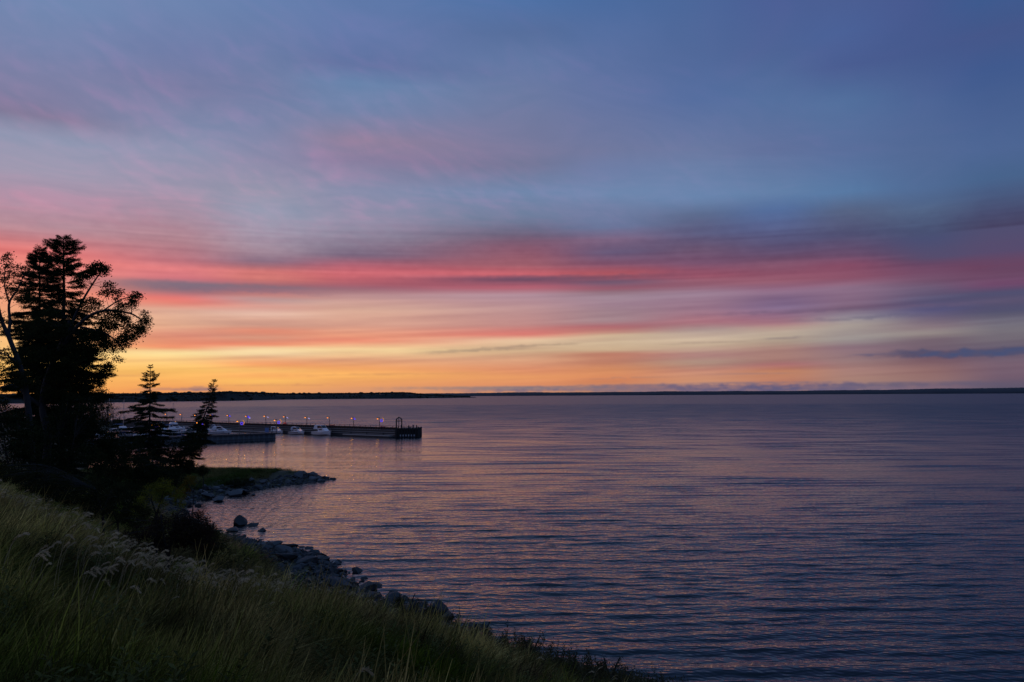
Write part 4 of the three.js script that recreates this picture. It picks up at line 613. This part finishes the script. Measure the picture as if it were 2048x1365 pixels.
function wedge(x0, x1, y0, y1, w, frontSlope, rearSlope, taper = 0.8) { const s = new THREE.Shape([[x0, y0], [x1, y0], [x1 - frontSlope, y1], [x0 + rearSlope, y1]].map(([x, y]) => new THREE.Vector2(x, y))), g = new THREE.ExtrudeGeometry(s, { depth: w, bevelEnabled: true, bevelSize: 0.05, bevelThickness: 0.05, bevelSegments: 1 }).translate(0, 0, -w / 2), p = g.attributes.position; for (let i = 0; i < p.count; i++) if (p.getX(i) > (x0 + x1) / 2) p.setZ(i, p.getZ(i) * taper); g.computeVertexNormals(); return g; }
function boat(name, kind, px, py, heading, L, label, o = {}) {
  const pos = o.at ?? onLevel(px, py, 0), O = base(name, pos, heading), B = L * 0.34, F = o.F ?? 0.135 * L, hull = o.hull ?? WHITE;
  put('hull', hullGeo(L, B, F), hull, O);
  if (kind !== 'sail') put('stripe', box(L * 0.7, 0.14, B * 0.97, -L * 0.12, F * 0.68, 0), o.stripe ?? NAVY, O);
  if (kind === 'cruiser' || kind === 'flybridge') {
    const h = F * 0.95, c = wedge(-L * 0.12, L * 0.36, F * 0.85, F + h * 0.75, B * 0.7, L * 0.2, 0.1); put('cabin', c, hull, O);
    const wnd = put('windshield', wedge(-L * 0.14, L * 0.14, F + h * 0.76, F + h * 1.45, B * 0.72, L * 0.13, 0.02), GLASS, O); put('windshield_frame', join([box(L * 0.16, 0.06, B * 0.74, -L * 0.07, F + h * 1.48, 0), bar(V(L * 0.14, F + h * 0.8, B * 0.28), V(L * 0.02, F + h * 1.48, B * 0.3), 0.035), bar(V(L * 0.14, F + h * 0.8, -B * 0.28), V(L * 0.02, F + h * 1.48, -B * 0.3), 0.035)]), WHITE, wnd);
    for (const s of [-1, 1]) put('side_window', box(L * 0.2, F * 0.24, 0.04, L * 0.04, F + h * 0.4, s * (B * 0.35 + 0.06)), GLASS, O);
    if (o.arch !== 0) put('radar_arch', limb([V(-L * 0.22, F * 0.9, -B * 0.4), V(-L * 0.26, F + h * 1.5, -B * 0.34), V(-L * 0.26, F + h * 1.62, 0), V(-L * 0.26, F + h * 1.5, B * 0.34), V(-L * 0.22, F * 0.9, B * 0.4)], 0.09, 0.09, 5), WHITE, O);
    if (o.canvas) put('canvas_top', wedge(-L * 0.38, -L * 0.02, F + h * 0.55, F + h * 1.5, B * 0.76, 0.15, L * 0.08), o.canvas, O);
    const rl = [limb([V(L * 0.12, F + 0.55, -B * 0.42), V(L * 0.4, F * 1.15 + 0.5, -B * 0.25), V(L * 0.53, F * 1.2 + 0.5, 0), V(L * 0.4, F * 1.15 + 0.5, B * 0.25), V(L * 0.12, F + 0.55, B * 0.42)], 0.025, 0.025, 4)]; for (const [x, z] of [[0.2, 0.4], [0.34, 0.3], [0.46, 0.15]]) for (const s of [-1, 1]) rl.push(bar(V(L * x, F, s * B * z), V(L * x, F * 1.08 + 0.5, s * B * z), 0.02, 0.02, 4)); put('bow_rail', join(rl), ALU, O);
    if (kind === 'flybridge') { put('flybridge', wedge(-L * 0.25, L * 0.1, F + h * 1.5, F + h * 2.1, B * 0.7, 0.5, 0.2), WHITE, O); put('flybridge_screen', wedge(-L * 0.02, L * 0.08, F + h * 2.12, F + h * 2.5, B * 0.6, 0.35, 0.3), GLASS, O); put('aerial', bar(V(-L * 0.2, F + h * 2.1, 0.4), V(-L * 0.3, F + h * 3.6, 0.4), 0.025, 0.015, 4), ALU, O); }
    put('swim_platform', box(L * 0.09, 0.1, B * 0.8, -L * 0.54, F * 0.28, 0), GREYWOOD, O);
  } else if (kind === 'covered') { put('boat_cover', wedge(-L * 0.48, L * 0.4, F * 0.95, F + 0.65, B * 0.8, L * 0.45, L * 0.12, 0.55), o.cover ?? COVER, O); put('outboard', join([box(0.35, 0.7, 0.35, -L * 0.54, F * 0.9, 0), box(0.14, 0.9, 0.2, -L * 0.54, 0.2, 0)]), STEEL, O); }
  else if (kind === 'open') { put('console', wedge(-L * 0.08, L * 0.1, F * 0.8, F + 0.55, B * 0.45, 0.2, 0.1), WHITE, O); put('windscreen', wedge(L * 0.02, L * 0.1, F + 0.57, F + 0.95, B * 0.42, 0.18, 0.05), GLASS, O); put('seat', box(L * 0.12, 0.4, B * 0.6, -L * 0.25, F + 0.1, 0), TAN, O); put('outboard', join([box(0.35, 0.7, 0.35, -L * 0.54, F * 0.9, 0), box(0.14, 0.9, 0.2, -L * 0.54, 0.2, 0)]), STEEL, O); }
  else if (kind === 'sail') {
    const mh = o.mast; put('cabin', wedge(-L * 0.1, L * 0.25, F * 0.9, F + 0.55, B * 0.55, 0.5, 0.1), hull, O); put('mast', bar(V(L * 0.08, F * 0.5, 0), V(L * 0.08, mh, 0), 0.085, 0.06, 8), ALU, O); const bm = put('boom', bar(V(L * 0.07, F + 1.2, 0), V(-L * 0.38, F + 1.3, 0), 0.06, 0.06, 6), ALU, O); put('furled_sail', bar(V(L * 0.05, F + 1.38, 0), V(-L * 0.36, F + 1.42, 0), 0.17, 0.1, 7), BLUECOVER, bm);
    put('rigging', join([bar(V(L * 0.08, mh - 0.2, 0), V(L * 0.56, F * 1.2, 0), 0.015, 0.015, 3), bar(V(L * 0.08, mh - 0.2, 0), V(-L * 0.5, F, 0), 0.015, 0.015, 3), bar(V(L * 0.08, mh * 0.6, -0.5), V(L * 0.08, mh * 0.6, 0.5), 0.02, 0.02, 3)]), ALU, O);
  }
  return tag(O, label, o.cat ?? (kind === 'sail' ? 'sailboat' : 'motorboat'), 'boats in the marina');
}
const moor = (px, off = 2.6) => pierPoint(alongPier(px, off), off);
boat('motorboat', 'cruiser', 0, 0, PIER_TURN + 0.05, 6.2, 'white cabin cruiser at the pier directly behind the outer breakwater lamp', { at: moor(553) });
boat('motorboat', 'cruiser', 0, 0, PIER_TURN, 6.6, 'white cruiser with dark hull band, middle of the three along the pier', { at: moor(595), hull: WHITE, stripe: std([0.02, 0.02, 0.022]), canvas: COVER });
boat('motorboat', 'cruiser', 0, 0, PIER_TURN - 0.04, 8.0, 'largest white cruiser at the pier, closest to its outer end', { at: moor(645, 2.9), stripe: CREAM, arch: 0, canvas: WHITE, F: 1.25 });
boat('motorboat', 'cruiser', 440, 868.5, 0.05, 6.6, 'white cruiser with big cabin window right of the leaning spruce', { canvas: WHITE, F: 1.0 });
boat('motorboat', 'flybridge', 350, 863, 0.5, 7.6, 'white flybridge yacht between the two small spruces', { stripe: NAVY });
boat('motorboat', 'flybridge', 322, 866, -0.7, 7.8, 'white motor yacht showing its stern beside the upright small spruce', { stripe: CREAM });
boat('motorboat', 'cruiser', 435, 862, 0.9, 6.2, 'cruiser with dark canvas top behind the boat right of the leaning spruce', { canvas: NAVY });
boat('motorboat', 'open', 456, 859, 0.2, 5.6, 'tan hulled open boat by the inner floating dock', { hull: TAN });
boat('motorboat', 'covered', 322, 877, 0.1, 6.2, 'low boat under a pale grey cover right of the upright small spruce', {});
boat('motorboat', 'covered', 303, 879, 0.3, 5.6, 'low boat under a pale cover partly behind the upright small spruce', {});
boat('motorboat', 'open', 348, 873, -0.3, 4.8, 'small white open boat beside the covered boats', {});
boat('motorboat', 'covered', 358, 876, 0.2, 4.6, 'small boat under a blue cover beside the open boat', { cover: BLUECOVER });
boat('motorboat', 'cruiser', 376, 866, 0.7, 5.8, 'white cruiser glimpsed left of the leaning spruce trunk', {});
boat('motorboat', 'cruiser', 408, 866, 0.6, 5.8, 'white cruiser glimpsed through the leaning spruce', { canvas: NAVY });
boat('motorboat', 'open', 283, 874, 0.6, 5, 'white open boat behind the upright small spruce', {});
boat('motorboat', 'covered', 256, 872, 0.4, 5.6, 'covered boat left of the upright small spruce', { cover: NAVY });
boat('motorboat', 'covered', 210, 874, 0.2, 5.4, 'white covered boat glimpsed between the thicket and the upright small spruce', { cover: WHITE });
boat('dinghy', 'open', 220, 880, 0.3, 3.6, 'small red dinghy glimpsed left of the upright small spruce', { hull: REDPAINT, cat: 'dinghy' });
const mastTop = (py, d) => at(1024, py + 3.5, d).y;
boat('sailboat', 'sail', 341, 864, 0.5, 7.5, 'sailboat with the tallest mast between the two small spruces', { mast: mastTop(798, 272) });
boat('sailboat', 'sail', 242, 862, 0.5, 7.5, 'sailboat whose pale mast rises left of the upright small spruce', { mast: mastTop(791, 282) });
boat('sailboat', 'sail', 404, 861, 0.5, 7, 'sailboat with a faint mast behind the leaning spruce', { mast: mastTop(803, 285) });
// houses on the wooded shore
[[360, 796.5, 2330, 'pale house low on the wooded shore behind the small spruces'], [275, 796, 2180, 'pale house on the wooded shore left of the upright small spruce'], [384, 797.5, 2340, 'lower pale house on the wooded shore near the leaning spruce'], [266, 798, 2160, 'tiny pale cabin on the wooded shore, farthest left of the houses']].forEach(([px, py, d, l], i) => {
  const p = at(px, py, d), H = base('house', p.setY(Math.max(3, p.y - 3)), 0.3 * i); put('wall', box(13 - i, 6, 9, 0, 1, 0), std([0.3, 0.31, 0.33]), H); put('roof', wedge(-7.2 + i / 2, 7.2 - i / 2, 4, 7, 10, 3, 3, 1), std([0.08, 0.08, 0.085]), H); for (const x of [-3.4, 0.2, 3.6]) put('window', box(1.6, 1.6, 0.1, x, 1.4, 4.53), GLASS, H); tag(H, l, 'house');
});
// the wood on the far shore: its tree tops
{
  const r = rng(400), cone = new THREE.ConeGeometry(0.5, 1, 6, 1), ball = new THREE.IcosahedronGeometry(0.5, 1), mats = [[], []];
  const p = ball.attributes.position; for (let i = 0; i < p.count; i++) { const v = V(p.getX(i), p.getY(i), p.getZ(i)); v.multiplyScalar(1 + 0.25 * noise(v.x * 7 + 3, v.y * 7 + v.z * 5)); p.setXYZ(i, v.x, v.y, v.z); }
  for (let i = 0; i < 9000; i++) {
    const a = lerp(-34, -3, r()), [D, H] = shoreSample(a), f = r(), d = D * (1 + 0.004 + f * 0.1), y = H * smooth(-0.01, 0.05, f) * 0.97, big = r() < 0.02 ? 1.6 : 1, h = (3 + 3.5 * r()) * big, w = r() < 0.5 ? h * 0.5 : h * 1.3, k = w < h * 0.6 ? 0 : 1;
    mats[k].push(M4().compose(V(d * Math.sin(a * RAD), y + h * 0.3, -d * Math.cos(a * RAD)), new THREE.Quaternion(), V(w, h, w)));
  }
  const m = std([0.022, 0.028, 0.02], { roughness: 1 }), m2 = std([0.03, 0.032, 0.02], { roughness: 1 });
  tag(instanced('forest', cone, m, mats[0]), 'pointed tree tops along the far wooded shore', 'forest', null, 'stuff'); tag(instanced('forest', ball, m2, mats[1]), 'rounded tree tops along the far wooded shore', 'forest', null, 'stuff');
}

renderer.render(scene, camera);
